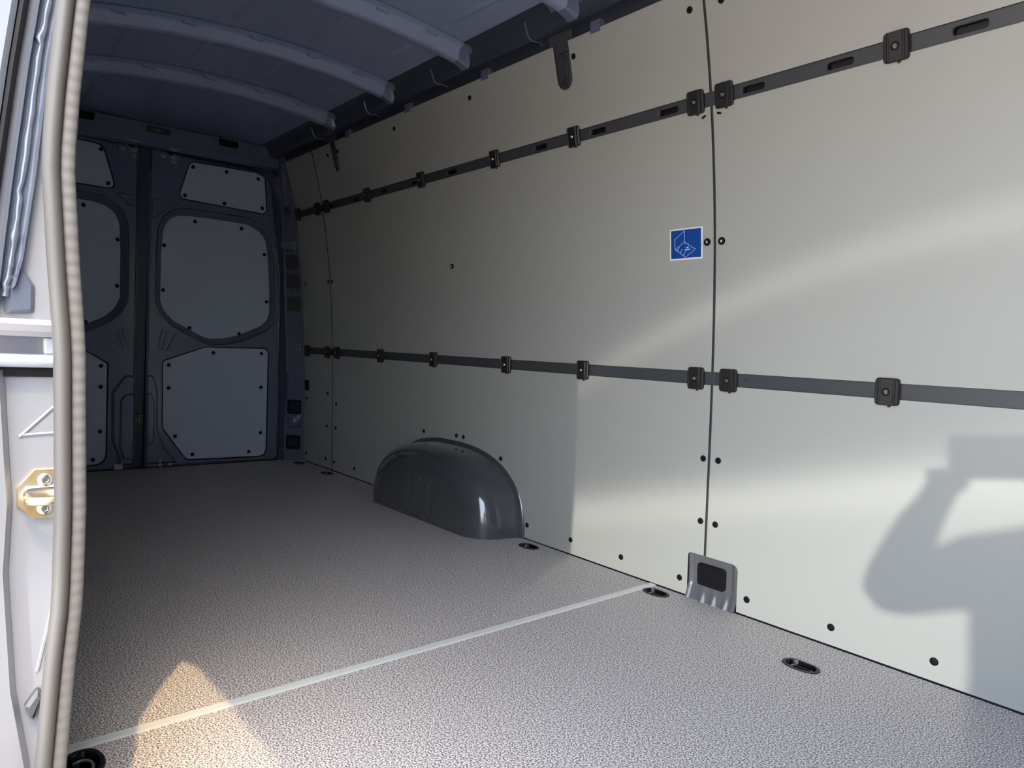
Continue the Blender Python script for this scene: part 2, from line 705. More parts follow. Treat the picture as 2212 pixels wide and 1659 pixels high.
# the two load rails that show through the slots between the boards
slots = [0.245 + 0.279 * k for k in range(0, 16)]
slots = [(0.240, 0.297), (0.512, 0.575), (0.790, 0.856), (1.068, 1.139), (1.346, 1.414), (1.628, 1.702), (1.905, 1.975), (2.180, 2.248),
         (2.457, 2.527), (2.737, 2.810), (3.016, 3.086), (3.248, 3.317), (3.523, 3.594), (3.80, 3.87), (4.08, 4.15)]
ZUM = (ZU0 + ZU1) / 2
ZLM = (ZL0 + ZL1) / 2
holes = [rounded(rect(a, ZUM - 0.0105, b, ZUM + 0.0105), 0.0104, 4) for a, b in slots]
rail_u = make('load_rail', *sheet(rect(0.06, ZU0 - 0.02, XF - 0.02, ZU1 + 0.02), holes, lambda a, b, h: PW(a, b, h - 0.0062), 0.07, 0.0016), M['rail'], wall_left)
tag(rail_u, 'upper grey metal rail with oblong holes')
rail_l = make('load_rail', *sheet(rect(0.06, ZL0 - 0.02, XF - 0.02, ZL1 + 0.02), [circle(a, ZLM + 0.004, 0.0022, 8) for a in (1.62, 2.118, 2.495, 3.03)],
                                  lambda a, b, h: PW(a, b, h - 0.0062), 0.07, 0.0016), M['rail'], wall_left)
tag(rail_l, 'lower plain grey metal rail')
# rims pressed into the holes of the upper rail
for a, b in slots:
    hp = rounded(rect(a, ZUM - 0.0105, b, ZUM + 0.0105), 0.0104, 4)
    inn = offset(hp, -0.002)
    make('hole_rim', *loft([[(q[0], q[1], -0.006) for q in hp], [(q[0], q[1], -0.0075) for q in inn], [(q[0], q[1], -0.016) for q in inn]], PW), M['rail'], rail_u)
    make('hole_shade_liner', *loft([[(q[0], q[1], -0.016) for q in inn], [(q[0], q[1], -0.030) for q in inn]], PW, cap1=True), M['dark'], rail_u)  # liner coloured dark in place of the shade behind the rail

# joint profile behind the vertical gaps
for xs, g in ((XS1, 0.008), (XS2, 0.010)):
    js = G()
    js.add(sheet(rect(xs - g, 0.14 if xs > 1 else 0.004, xs + g, ZT), [], lambda a, b, h: PW(a, b, h - 0.0047), 0.08, 0.001))
    if xs > 1:
        for k in range(118):  # perforated edge of the joint profile
            z = 0.15 + k * 0.0135
            if ZL0 - 0.01 < z < ZL1 + 0.005 or ZU0 - 0.01 < z < ZU1 + 0.005 or z > 1.73:
                continue
            js.add(boss(rect(xs - 0.0042, z, xs - 0.0022, z + 0.0075), -0.0048, -0.0022, 0.0004, PW))
    js.build('joint_profile', M['rail'] if xs > 1 else M['dark'], wall_left)

# clips that hold the boards at the rails
CW, CH = 0.0280, 0.0330
oc = rounded(rect(-CW, -CH, CW, CH), 0.010, 5)
clipv = []
clipv.append(boss(oc, 0.0, 0.0105, 0.0028, IDP))
clip_me = mesh_of([boss(oc, 0.0, 0.0085, 0.003, IDP),
                   boss(rounded(rect(-0.0150, -CH + 0.0012, 0.0150, CH - 0.0012), 0.001, 1), 0.0060, 0.0108, 0.0012, IDP),
                   boss(rect(-0.0205, -CH + 0.0016, -0.0186, CH - 0.0016), 0.0060, 0.0122, 0.0008, IDP),
                   boss(rect(0.0186, -CH + 0.0016, 0.0205, CH - 0.0016), 0.0060, 0.0122, 0.0008, IDP),
                   boss(rounded(rect(0.001, -CH - 0.0045, 0.008, -CH + 0.004), 0.002, 2), 0.0, 0.004, 0.001, IDP)],
                  [M['clip']] * 5, 'rail_clip')
cscrew_me = mesh_of([lathe([(0.0098, 0.0106), (0.0098, 0.0118), (0.0085, 0.0124), (0.0075, 0.0116)], 18),
                     lathe([(0.0056, 0.0110), (0.0056, 0.0136), (0.0042, 0.0150), (0.0030, 0.0150), (0.0026, 0.0140)], 16)], [M['black'], M['steel']], 'clip_screw')
up_x = [0.154, 0.412, 0.525, 0.970, 1.451, 1.965, 2.390, 2.876, 2.969, 3.415, 3.90]
lo_x = [0.149, 0.412, 0.532, 1.006, 1.476, 1.986, 2.404, 2.871, 2.981, 3.415, 3.90]
for xs_, z in ((up_x, 1.456), (lo_x, 0.669)):
    for x in xs_:
        c = put_shared('rail_clip', clip_me, wall_matrix(x, z, 0.0004), wall_left)
        put_shared('clip_screw', cscrew_me, Matrix.Identity(4), c)

# stamped pockets of the body that show in the notches of the top boards
for x0, x1, zb in NOTCH:
    r0 = (x1 - x0) / 2
    xc = (x0 + x1) / 2 + 0.004

    def obround(r, zlo, zhi, n=10):
        pts = []
        for i in range(n + 1):
            a = PI + PI * i / n
            pts.append((xc + r * math.cos(a), zlo + r + r * math.sin(a)))
        for i in range(n + 1):
            a = PI * i / n
            pts.append((xc + r * math.cos(a), zhi - r + r * math.sin(a)))
        return pts
    loops = []
    lev = [(0.0, -0.004), (0.05, -0.004), (0.14, 0.006), (0.22, 0.006), (0.31, -0.006), (0.38, -0.006), (0.47, 0.005), (0.54, 0.005), (0.63, -0.007), (0.70, -0.007), (0.76, -0.001), (0.80, -0.001), (0.84, -0.012)]
    rr = r0 * 0.92
    for f, h in lev:
        k = f * rr
        loops.append([(q[0], q[1], h) for q in obround(rr - k, zb + 0.004 + k, 1.725 - k * 1.1)])
    g = G()
    g.add(loft(loops, PW, cap1=True))
    g.add(sheet(rect(x0 - 0.02, zb - 0.02, x1 + 0.02, 1.79), [obround(rr * 0.99, zb + 0.004, 1.725)], lambda a, b, h: PW(a, b, h - 0.0052), 0.05, 0.001))
    g.build('stamped_pocket', M['arch'], wall_left, angle=20)

# foot of the middle pillar with its black blanking plug
kick = empty('pillar_foot', (2.952, -0.02, 0))
tag(kick, 'grey stamped pillar foot with black plug at the front panel joint', 'pillar foot')


def kick_h(z, x):
    base = -0.010 - 0.004 * math.sin(z / 0.14 * PI)
    if z < 0.045:
        base += 0.016 * (1 - z / 0.045)
    return base


gv = []
gf = []
NXK, NZK = 40, 20
for j in range(NZK + 1):
    for i in range(NXK + 1):
        x = 2.8675 + 0.1690 * i / NXK
        z = -0.002 + 0.150 * j / NZK
        h = kick_h(z, x)
        for rx in (2.917, 2.955, 2.995):
            d = abs(x - rx - (0.045 - z) * 0.10)
            if z < 0.05 and d < 0.012:
                h += 0.010 * (1 - d / 0.012) * (1 - z / 0.05)
        if x > 3.012:
            h += 0.007 * min(1, (x - 3.012) / 0.012)
        if x < 2.882:
            h += 0.006 * min(1, (2.882 - x) / 0.012)
        gv.append(PW(x, z, h) - Vector(kick.location))
for j in range(NZK):
    for i in range(NXK):
        a = j * (NXK + 1) + i
        gf.append((a, a + 1, a + NXK + 2, a + NXK + 1))
make('foot_plate', gv, gf, M['jamb'], kick, angle=60).data.materials[0] = mat('pillar_foot_paint', (0.105, 0.107, 0.112), 0.24, 0, 0.4, 0.6, 0.05)
pl = boss(rounded(rect(2.898, 0.046, 2.993, 0.113), 0.012, 6), -0.013, -0.003, 0.0025, PW)
make('blanking_plug', [Vector(v) - Vector(kick.location) for v in pl[0]], pl[1], M['black'], kick)

# ------------------------------------------------------------------ right wall with the sliding door opening
OPEN = rounded([(XO, -0.10), (XO2, -0.10), (XO2, ZOT), (XO, ZOT)], [0.03, 0.03, 0.30, 0.30], 12)


def seal_y(z):                # line of the flange round the opening
    return lerp_table(z, [-0.2, 0.0, 0.20, 0.33, 0.40, 0.51, 0.70, 0.80, 0.91, 0.99, 1.094, 1.25, 1.4, 1.55, 1.70, 1.8],
                      [-1.692, -1.690, -1.682, -1.674, -1.668, -1.667, -1.671, -1.679, -1.686, -1.682, -1.674, -1.658, -1.638, -1.612, -1.578, -1.56])


wall_right = make('wall_right', *sheet(rect(-0.15, -0.12, XF, 1.80), [offset(OPEN, 0.19), arch_outline(0.466, 0.308)],
                                      lambda a, b, h: PR(a, b, h - 0.034), 0.09, 0.004), M['paint'])
tag(wall_right, 'right side wall of the load bay around the sliding door opening', 'wall', kind='structure')
for row, (z0, z1) in enumerate(((0.004, ZL0), (ZL1, ZU0), (ZU1, ZT))):
    for a, b in ((0.11, XS1 - GAP1), (XS1 + GAP1, 2.95)):
        outl = rect(a, z0, b, z1)
        if row == 0 and b > 1:
            outl = [(a, z0)] + [(q[0], max(q[1], z0)) for q in reversed(ao)] + [(b, z0), (b, z1), (a, z1)]
        make('lining_panel', *sheet(outl, [], PR, 0.09, TH), M['panel'], wall_right, angle=25)
for z0, z1 in ((ZL0, ZL1), (ZU0, ZU1)):
    make('load_rail', *sheet(rect(0.06, z0 - 0.02, 2.95, z1 + 0.02), [], lambda a, b, h: PR(a, b, h - 0.0062), 0.09, 0.0016), M['rail'], wall_right)
# flange sheet between the wall and the seal, and the outer skin of the van side


def P_flange(loop, y_of):
    return [(q[0], y_of(q[1]), q[1]) for q in loop]


op = subdiv(OPEN, 0.05)
clampz = lambda z: min(max(z, -0.11), 1.79)
make('opening_frame', *loft([[Vector((q[0], seal_y(q[1]), q[1])) for q in op],
                             [Vector((q[0], seal_y(q[1]) + 0.010, q[1])) for q in offset(op, 0.012)],
                             [Vector((q[0], seal_y(q[1]) + 0.004, q[1])) for q in offset(op, 0.10)],
                             [PR(q[0], clampz(q[1]), -0.034) for q in offset(op, 0.192)]]), M['paint'], wall_right, angle=50)


def outer_y(z):
    return 2 * YC - prof(min(max(z, 0), 1.75)) - 0.085


make('opening_surround', *loft([[Vector((q[0], seal_y(q[1]) - 0.001, q[1])) for q in op],
                                [Vector((q[0], seal_y(q[1]) - 0.002, q[1])) for q in offset(op, 0.052)],
                                [Vector((q[0], outer_y(q[1]), q[1])) for q in offset(op, 0.056)]]), M['jamb'], wall_right, angle=40)
OUTER_OPEN = rounded([(XO, -0.16), (XO2 + 0.05, -0.16), (XO2 + 0.05, 1.755), (XO, 1.755)], [0.03, 0.03, 0.30, 0.46], 14)
outer_side = make('outer_skin', *sheet(rect(-0.20, -0.45, XF + 1.6, 1.79), [OUTER_OPEN],
                                      lambda a, b, h: Vector((a, 2 * YC - prof(min(max(b, 0), 1.75)) - 0.085 + h, b)), 0.12, 0.004), M['paint'], wall_right)

# ------------------------------------------------------------------ bulkhead, sheet added behind the rear doors
wf = make('wall_front', *loft([[(XF, 0.15, -0.12), (XF, -1.92, -0.12)], [(XF, 0.15, 1.95), (XF, -1.92, 1.95)]], closed=False), M['paint'], smooth=False)
tag(wf, 'plain grey bulkhead at the front of the load bay', 'wall', kind='structure')

rear_light_shield = make('rear_light_shield', *box(-0.145, 0.10, -0.30, -0.138, -1.87, 2.0), M['paint'], smooth=False)  # added behind the doors to keep daylight from leaking in
tag(rear_light_shield, 'added sheet closing the van behind the cargo doors', 'wall', kind='structure')

# ------------------------------------------------------------------ ceiling
def zr(y):
    d = y - YC
    return 1.853 + 0.0676 * d - 0.1624 * d * d


gv = []
gf = []
ny, nx = 30, 60
y0, y1 = -0.295, -1.475
for i in range(nx + 1):
    x = -0.15 + (XF + 0.15) * i / nx
    for j in range(ny + 1):
        y = y0 + (y1 - y0) * j / ny
        gv.append((x, y, zr(y)))
for i in range(nx):
    for j in range(ny):
        a = i * (ny + 1) + j
        gf.append((a, a + 1, a + ny + 2, a + ny + 1))
ceiling = make('ceiling', gv, gf, M['lightened_roof'], angle=60)
tag(ceiling, 'bare dark blue grey sheet metal roof with cross bows', 'ceiling', kind='structure')
# outer roof skin keeps the daylight out
orf = [(0.13, 1.50), (-0.095, 1.80), (-0.14, 1.87), (-0.30, 1.93), (YC, 1.97), (-1.47, 1.93), (-1.63, 1.87), (-1.675, 1.80), (-1.69, 1.77)]
make('outer_roof', *loft([[(x, a, b) for a, b in orf] for x in (-0.22, XF + 1.4)], closed=False), M['paint'], ceiling)
# side rails under the roof edge
sec = [(-0.150, 1.700), (-0.164, 1.752), (-0.176, 1.772), (-0.198, 1.778), (-0.225, 1.774), (-0.243, 1.782), (-0.252, 1.800), (-0.262, 1.822), (-0.285, 1.838), (-0.310, 1.845)]
sec = [(q.x, q.y) for q in smoothcurve([Vector((a, b)) for a, b in sec], 3)]
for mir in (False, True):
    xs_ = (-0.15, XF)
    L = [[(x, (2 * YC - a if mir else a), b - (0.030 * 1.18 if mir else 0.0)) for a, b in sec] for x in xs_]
    make('roof_side_rail', *loft(L, closed=False), M['shaded_paint'], ceiling, angle=50)
# collars on the side rail next to each bow and tabs above the boards
for xb in (0.82, 1.375, 1.915, 2.478, 3.06):
    g = G()
    for dx in (-0.155, -0.150):
        pass
    ring = [(xb - 0.20, a, b) for a, b in sec]
    g.add(tube([(q[0], q[1] - 0.002, q[2] - 0.002) for q in ring[6:22]], 0.0028, 6))
    g.build('rail_collar', M['paint'], ceiling)
    g = G()
    g.add(box(xb + 0.035, -0.168, 1.735, xb + 0.075, -0.190, 1.772))
    g.build('rail_tab', M['paint'], ceiling)
# bows
def bow_section(y, xb):
    t = zr(y)
    return [(xb - 0.072, t - 0.002), (xb - 0.070, t - 0.010), (xb - 0.036, t - 0.012), (xb - 0.030, t - 0.018), (xb - 0.020, t - 0.046), (xb - 0.012, t - 0.052),
            (xb + 0.020, t - 0.052), (xb + 0.028, t - 0.046), (xb + 0.036, t - 0.016), (xb + 0.044, t - 0.010), (xb + 0.060, t - 0.008), (xb + 0.060, t - 0.002)]


for xb in (0.82, 1.375, 1.915, 2.478, 3.06, 3.65, 4.2):
    loops = []
    n = 26
    for i in range(n + 1):
        y = -0.292 - (1.186) * i / n
        kx = 0.0
        s = bow_section(y, xb)
        if i == 0:
            s = [(xb + (q[0] - xb) * 1.0, q[1]) for q in s]
        loops.append([(q[0], y, q[1]) for q in s])
    bow = make('roof_bow', *loft(loops, closed=False), M['lightened_roof'], ceiling, angle=40)
    # crimped end cap towards the side rail
    e0 = [(q[0], -0.292, q[1]) for q in bow_section(-0.292, xb)]
    e1 = [(xb + (q[0] - xb) * 1.1, -0.262, q[1] - 0.006 + 0.004 * ((k * 7) % 3 - 1)) for k, q in enumerate(bow_section(-0.275, xb))]
    e2 = [(xb + (q[0] - xb) * 1.25, -0.244, min(q[1] - 0.012, 1.80) + 0.003 * ((k * 5) % 3 - 1)) for k, q in enumerate(bow_section(-0.265, xb))]
    make('bow_end', *loft([e0, e1, e2], closed=False), M['paint'], bow, angle=12)
    # holes along the rear flange
    for y, r in ((-0.36, 0.008), (-0.43, 0.006), (-0.47, 0.010), (-0.56, 0.010), (-0.80, 0.009), (-1.05, 0.009)):
        t = zr(y)
        hv = [(xb - 0.053 + r * math.cos(2 * PI * k / 14), y + r * 1.1 * math.sin(2 * PI * k / 14), t - 0.0135) for k in range(14)]
        make('flange_hole_shade', hv, [tuple(range(14))], M['dark'], bow, smooth=False, recalc=False)
    # spot-weld tabs on the front flange
    for y in (-0.42, -0.62, -0.84, -1.08, -1.30):
        t = zr(y)
        V, F = box(xb + 0.030, y - 0.022, t - 0.020, xb + 0.050, y + 0.022, t - 0.008)
        make('weld_tab', V, F, M['lightened_roof'], bow, smooth=False)
# shallow swages of the roof skin between the bows
bows_x = [0.06, 0.82, 1.375, 1.915, 2.478, 3.06, 3.65, 4.2]
for k in range(len(bows_x) - 1):
    xa_, xb_ = bows_x[k] + 0.11, bows_x[k + 1] - 0.11
    for y in (-0.40, -0.66, -0.95, -1.22):
        pts = [(xa_, y), (xa_ + 0.02, y), (xb_ - 0.02, y), (xb_, y)]
        w = [0.002, 0.014, 0.014, 0.002]
        L0 = [(x, y - ww, zr(y - ww) - 0.0005) for (x, _), ww in zip(pts, w)]
        L1 = [(x, y, zr(y) - (0.007 if ww > 0.01 else 0.001)) for (x, _), ww in zip(pts, w)]
        L2 = [(x, y + ww, zr(y + ww) - 0.0005) for (x, _), ww in zip(pts, w)]
        make('roof_swage', *loft([L0, L1, L2], closed=False), M['lightened_roof'], ceiling, angle=70)

# rear header above the doors
def PH(a, b, h):
    return Vector((0.030 - 0.027 * b + h + 0.045, a, b + 0.026 * (a - YC)))


hp = rounded([(-1.60, 1.722), (-0.17, 1.722), (-0.17, 1.815), (-1.60, 1.815)], [0.02, 0.05, 0.02, 0.02], 4)
nt1 = rounded(rect(-0.532, 1.772, -0.424, 1.812), [0.018, 0.018, 0.004, 0.004], 4)
nt2 = rounded(rect(-1.245, 1.772, -1.130, 1.812), [0.018, 0.018, 0.004, 0.004], 4)
header = make('rear_header', *sheet(hp, [nt1, nt2], PH, 0.08, 0.004), M['paint'], rear_light_shield, angle=40)
make('header_lip', *loft([[PH(-1.62 + 1.46 * i / 12, 1.722, 0) for i in range(13)], [PH(-1.62 + 1.46 * i / 12, 1.708, -0.012) for i in range(13)],
                          [PH(-1.62 + 1.46 * i / 12, 1.700, -0.045) for i in range(13)]], closed=False), M['paint'], rear_light_shield)
make('header_cove', *loft([[PH(-1.62 + 1.46 * i / 12, 1.815, 0) for i in range(13)], [PH(-1.62 + 1.46 * i / 12, 1.828, -0.02) for i in range(13)],
                           [PH(-1.62 + 1.46 * i / 12, 1.875, -0.03) for i in range(13)]], closed=False), M['paint'], rear_light_shield)
make('header_pocket_shade', *boss(offset(nt1, 0.004), -0.05, -0.046, 0.001, PH), M['dark'], rear_light_shield)
make('header_pocket_shade', *boss(offset(nt2, 0.004), -0.05, -0.046, 0.001, PH), M['dark'], rear_light_shield)
cov = rounded(rect(-0.898, 1.768, -0.777, 1.803), 0.015, 5)
cv = make('header_cover', *boss(cov, 0.0, 0.003, 0.0015, PH), M['rail'], rear_light_shield)
tag(cv, 'small oblong cover plate with a lock hole above the doors')
make('cover_hole_shade', *boss(circle(-0.797, 1.786, 0.008, 12), 0.0028, 0.0040, 0.0005, PH), M['dark'], cv)
for i in range(6):
    make('cover_print', *boss(rect(-0.857 + i * 0.0055, 1.7815, -0.8535 + i * 0.0055, 1.7885), 0.0029, 0.0034, 0.0002, PH), M['dullsteel'], cv)

# ------------------------------------------------------------------ rear doors
def PD(a, b, h):
    return Vector((-0.027 * b + h, a, b))


def mirror(poly):
    return [(2 * YC - q[0], q[1]) for q in poly]


win1 = [(-0.757, 1.345), (-0.715, 1.375), (-0.66, 1.385), (-0.531, 1.390), (-0.329, 1.389), (-0.255, 1.361), (-0.215, 1.309), (-0.199, 1.199), (-0.186, 1.018), (-0.184, 0.879),
        (-0.20, 0.835), (-0.235, 0.800), (-0.365, 0.738), (-0.45, 0.716), (-0.525, 0.710), (-0.568, 0.722), (-0.715, 0.798), (-0.762, 0.845), (-0.787, 0.90), (-0.786, 1.16), (-0.779, 1.29)]
win1 = rounded(win1, 0.08, 3)
up1 = rounded([(-0.655, 1.676), (-0.499, 1.684), (-0.245, 1.690), (-0.227, 1.462), (-0.712, 1.472)], [0.03, 0, 0.04, 0.03, 0.03], 5)
up1r = [(-0.641, 1.652), (-0.462, 1.662), (-0.281, 1.657), (-0.681, 1.489), (-0.469, 1.482), (-0.253, 1.492)]
win1r = [(-0.615, 1.360), (-0.358, 1.360), (-0.772, 1.207), (-0.773, 0.964), (-0.633, 0.766), (-0.359, 0.748), (-0.201, 0.947), (-0.220, 1.227)]
low1 = rounded([(-0.775, 0.575), (-0.559, 0.659), (-0.200, 0.666), (-0.200, 0.030), (-0.645, 0.034), (-0.770, 0.215)], [0.02, 0.03, 0.035, 0.045, 0.05, 0.04], 5)
low1r = [(-0.513, 0.632), (-0.238, 0.637), (-0.746, 0.557), (-0.745, 0.432), (-0.237, 0.437), (-0.707, 0.165), (-0.233, 0.167), (-0.615, 0.060), (-0.300, 0.058)]
up2 = rounded([(-1.080, 1.672), (-1.020, 1.462), (-1.543, 1.462), (-1.530, 1.690)], [0.045, 0.03, 0.03, 0.04], 5)
up2r = [(-1.087, 1.650), (-1.052, 1.484), (-1.30, 1.482), (-1.51, 1.49), (-1.30, 1.662), (-1.49, 1.657)]
low2 = rounded([(-1.043, 0.556), (-1.043, 0.034), (-1.570, 0.034), (-1.570, 0.666), (-1.21, 0.659)], [0.015, 0.06, 0.045, 0.035, 0.03], 5)
low2r = [(-1.070, 0.545), (-1.070, 0.436), (-1.070, 0.205), (-1.10, 0.060), (-1.26, 0.632), (-1.53, 0.637), (-1.53, 0.437), (-1.53, 0.167), (-1.46, 0.058)]
DOOR1 = rounded([(-0.860, 0.002), (-0.860, 1.700), (-0.205, 1.702), (-0.135, 1.10), (-0.125, 0.002)], [0.01, 0.01, 0.14, 0.5, 0.05], 8)


def door_rivet_matrix(y, z, h):
    n = Vector((1, 0, 0.027)).normalized()
    mm = n.to_track_quat('Z', 'Y').to_matrix().to_4x4()
    mm.translation = PD(y, z, h)
    return mm


BOLT = mesh_of([lathe([(0.0125, 0), (0.0125, 0.002), (0.0100, 0.003), (0.0085, 0.003), (0.0075, 0.007), (0.0050, 0.0085), (0.0035, 0.0060)], 16)], [M['dullsteel']], 'bolt')


def build_door(name, outl, win, up, low, riv, label):
    holes = [offset(win, 0.030), offset(up, 0.007), offset(low, 0.007)]
    d = make(name, *sheet(outl, holes, PD, 0.07, 0.014), M['paint'], angle=30)
    tag(d, label, 'door', kind='structure')
    make('outer_panel', *sheet(outl, [], lambda a, b, h: PD(a, b, h - 0.062), 0.2, 0.004), M['paint'], d)
    rim = offset(outl, 0.0)
    make('door_edge', *loft([[(q[0], q[1], -0.004) for q in rim], [(q[0], q[1], -0.066) for q in rim]], PD), M['paint'], d)
    # rounded recess round the window board
    o30, o22, o8 = offset(win, 0.0305), offset(win, 0.020), offset(win, 0.004)
    make('window_recess', *loft([[(q[0], q[1], 0.000) for q in o30], [(q[0], q[1], -0.006) for q in o22], [(q[0], q[1], -0.036) for q in o8],
                                 [(q[0], q[1], -0.046) for q in offset(win, -0.004)]], PD), M['paint'], d, angle=50)
    bl = subdiv(offset(win, 0.033), 0.03)
    make('recess_highlight_bead', *tube([PD(q[0], q[1], 0.000) for q in bl + bl[:1]], 0.0040, 6), M['arch'], d, angle=70)  # bead added round the recess to catch a line of light
    bl = subdiv(offset(outl, -0.006), 0.05)
    make('door_highlight_bead', *tube([PD(q[0], q[1], 0.000) for q in bl + bl[:1]], 0.0050, 6), M['arch'], d, angle=70)  # bead added along the door edge to catch a highlight
    for poly, h, rv in ((up, -0.003, riv[0]), (win, -0.039, riv[1]), (low, -0.003, riv[2])):
        pn = make('lining_panel', *sheet(poly, [], lambda a, b, hh: PD(a, b, hh + h), 0.12, 0.004), M['blued_board'], d, smooth=False)
        for y, z in rv:
            put_shared('rivet', RIVET, door_rivet_matrix(y, z, h + 0.0002) @ Matrix.Scale(1.08, 4), pn)
    return d


door1 = build_door('door_1', DOOR1, win1, up1, low1, (up1r, win1r, low1r), 'right-hand rear cargo door with three grey boards, fully in view')
door2 = build_door('door_2', mirror(DOOR1), mirror(win1), up2, low2, (up2r, mirror(win1r), low2r), 'left-hand rear cargo door partly hidden behind the door seal')


def emboss(parent, poly, h0, h1, c, name='embossed_pad', m='paint'):
    return make(name, *boss(poly, h0, h1, c, PD), M[m], parent)


# triangular pads, ribs, handle bulges
emboss(door1, rounded([(-0.846, 1.446), (-0.700, 1.446), (-0.740, 1.418), (-0.800, 1.375), (-0.846, 1.320)], 0.012, 3), -0.001, 0.006, 0.005)
emboss(door2, rounded([(-1.028, 1.446), (-0.927, 1.446), (-0.927, 1.380), (-0.960, 1.392), (-0.985, 1.415)], 0.012, 3), -0.001, 0.006, 0.005)
emboss(door1, rounded([(-0.225, 1.452), (-0.184, 1.47), (-0.182, 1.40), (-0.21, 1.425)], 0.008, 3), -0.001, 0.005, 0.004)
emboss(door2, rounded([(-1.022, 0.725), (-0.961, 0.747), (-0.930, 0.640), (-0.978, 0.625)], 0.006, 3), -0.001, 0.003, 0.002)
for t in (0.28, 0.72):
    a = Vector((-1.022, 0.725)).lerp(Vector((-0.961, 0.747)), t)
    b = Vector((-0.978, 0.625)).lerp(Vector((-0.930, 0.640)), t)
    emboss(door2, [(a.x - 0.004, a.y), (a.x + 0.004, a.y), (b.x + 0.004, b.y), (b.x - 0.004, b.y)], 0.002, 0.006, 0.002, 'embossed_rib')
for t, w in ((0.0, 0.010), (0.33, 0.006), (0.95, 0.010)):
    ax, bx = -0.785 + 0.075 * t, -0.800 + 0.045 * t
    emboss(door1, [(ax - w / 2, 0.742 - 0.012 * t), (ax + w / 2, 0.746 - 0.012 * t), (bx + w / 2, 0.640), (bx - w / 2, 0.636)], -0.001, 0.006, 0.0025, 'embossed_rib')
emboss(door2, rounded([(-0.912, 0.02), (-0.912, 0.500), (-0.965, 0.500), (-1.022, 0.405), (-1.018, 0.150), (-0.985, 0.060), (-0.99, 0.02)], [0.01, 0.03, 0.05, 0.06, 0.05, 0.04, 0.01], 6), -0.001, 0.016, 0.012, 'handle_bulge')
emboss(door2, rounded([(-0.914, 0.05), (-0.914, 0.400), (-0.955, 0.405), (-0.985, 0.370), (-0.985, 0.12), (-0.965, 0.05)], [0.01, 0.03, 0.04, 0.04, 0.04, 0.02], 6), 0.010, 0.026, 0.009, 'handle_bulge')
emboss(door1, rounded([(-0.860, 0.02), (-0.860, 0.500), (-0.825, 0.505), (-0.800, 0.42), (-0.796, 0.20), (-0.755, 0.10), (-0.690, 0.018)], [0.01, 0.03, 0.05, 0.06, 0.08, 0.06, 0.01], 6), -0.001, 0.012, 0.010, 'handle_bulge')
emboss(door1, rounded([(-0.858, 0.10), (-0.858, 0.405), (-0.835, 0.405), (-0.815, 0.35), (-0.815, 0.15)], [0.01, 0.02, 0.03, 0.03, 0.03], 5), 0.006, 0.022, 0.008, 'handle_bulge')
# middle seal between the two doors
ms = G()
ms.add(box(-0.055, -0.908, 0.004, -0.030, -0.862, 1.70))
ms.build('centre_gap_shade_strip', M['shaded_paint'], door2)  # fills the gap in body paint darkened for shade
ms = G()
ms.add(tube([PD(-0.857, z, 0.002) for z in (0.27, 0.30, 0.6, 1.0, 1.4, 1.585)], 0.0045, 8))
ms.build('edge_bead', M['paint'], door1)
ms = G()
ms.add(tube([PD(-0.912, z, 0.0) for z in (0.02, 0.6, 1.2, 1.69)], 0.004, 8))
ms.build('edge_bead', M['paint'], door2)
# upper latches
for d, y0_, y1_, zb_, bolts, bar in ((door1, -0.852, -0.706, 1.604, [(-0.794, 1.681), (-0.743, 1.685), (-0.743, 1.660)], -0.758),
                                     (door2, -1.016, -0.916, 1.622, [(-0.989, 1.677), (-0.937, 1.679), (-0.937, 1.652)], -0.953)):
    lp = emboss(d, rounded([(y0_, zb_), (y1_, zb_ + 0.012), (y1_, 1.706), (y0_, 1.706)], 0.016, 4), -0.001, 0.004, 0.004, 'latch_plate')
    for y, z in bolts:
        put_shared('bolt', BOLT, door_rivet_matrix(y, z, 0.004), lp)
    V, F = box(0.006, bar - 0.026, 1.704, 0.030, bar + 0.026, 1.7135)
    make('latch_bar', V, F, M['steel'], d, smooth=False)
    make('latch_window', *boss(rounded(rect(bar - 0.010, 1.690, bar + 0.016, 1.704), 0.003, 2), 0.003, 0.0056, 0.001, PD), M['dark'], lp)
# lower latch plate, screws, middle lock
lp = emboss(door2, rounded(rect(-1.008, 0.004, -0.966, 0.034), 0.004, 3), 0.014, 0.019, 0.001, 'latch_plate', 'dullsteel')
for y in (-1.000, -0.974):
    put_shared('bolt', BOLT, door_rivet_matrix(y, 0.024, 0.019) @ Matrix.Scale(0.45, 4), lp)
for y, z in ((-0.783, 0.034), (-0.783, 0.012), (-0.734, 0.013)):
    put_shared('bolt', BOLT, door_rivet_matrix(y, z, 0.011) @ Matrix.Scale(0.8, 4), door1)
for y, z in ((-0.188, 0.450), (-0.170, 0.443), (-0.188, 0.432)):
    put_shared('rivet', RIVET, door_rivet_matrix(y, z, 0.0) @ Matrix.Scale(0.4, 4), door1)
lk = emboss(door2, rounded(rect(-0.930, 0.235, -0.868, 0.295), 0.01, 4), -0.02, 0.010, 0.004, 'lock_plate', 'rail')
lkm = G()
lkm.add(tube([PD(-0.912, 0.268, 0.012), PD(-0.895, 0.270, 0.022), PD(-0.880, 0.266, 0.012)], 0.005, 8))
lkm.add(tube([PD(-0.890, 0.245, 0.014), PD(-0.890, 0.292, 0.014)], 0.0035, 8))
lkm.build('lock_tongue', M['dullsteel'], lk)

# ------------------------------------------------------------------ rear corner pillar
def yd(z):
    return lerp_table(z, [0, 0.195, 0.358, 0.537, 0.71, 0.82, 1.204, 1.311, 1.528, 1.632, 1.80], [-0.093, -0.097, -0.094, -0.095, -0.102, -0.110, -0.135, -0.148, -0.155, -0.173, -0.197])


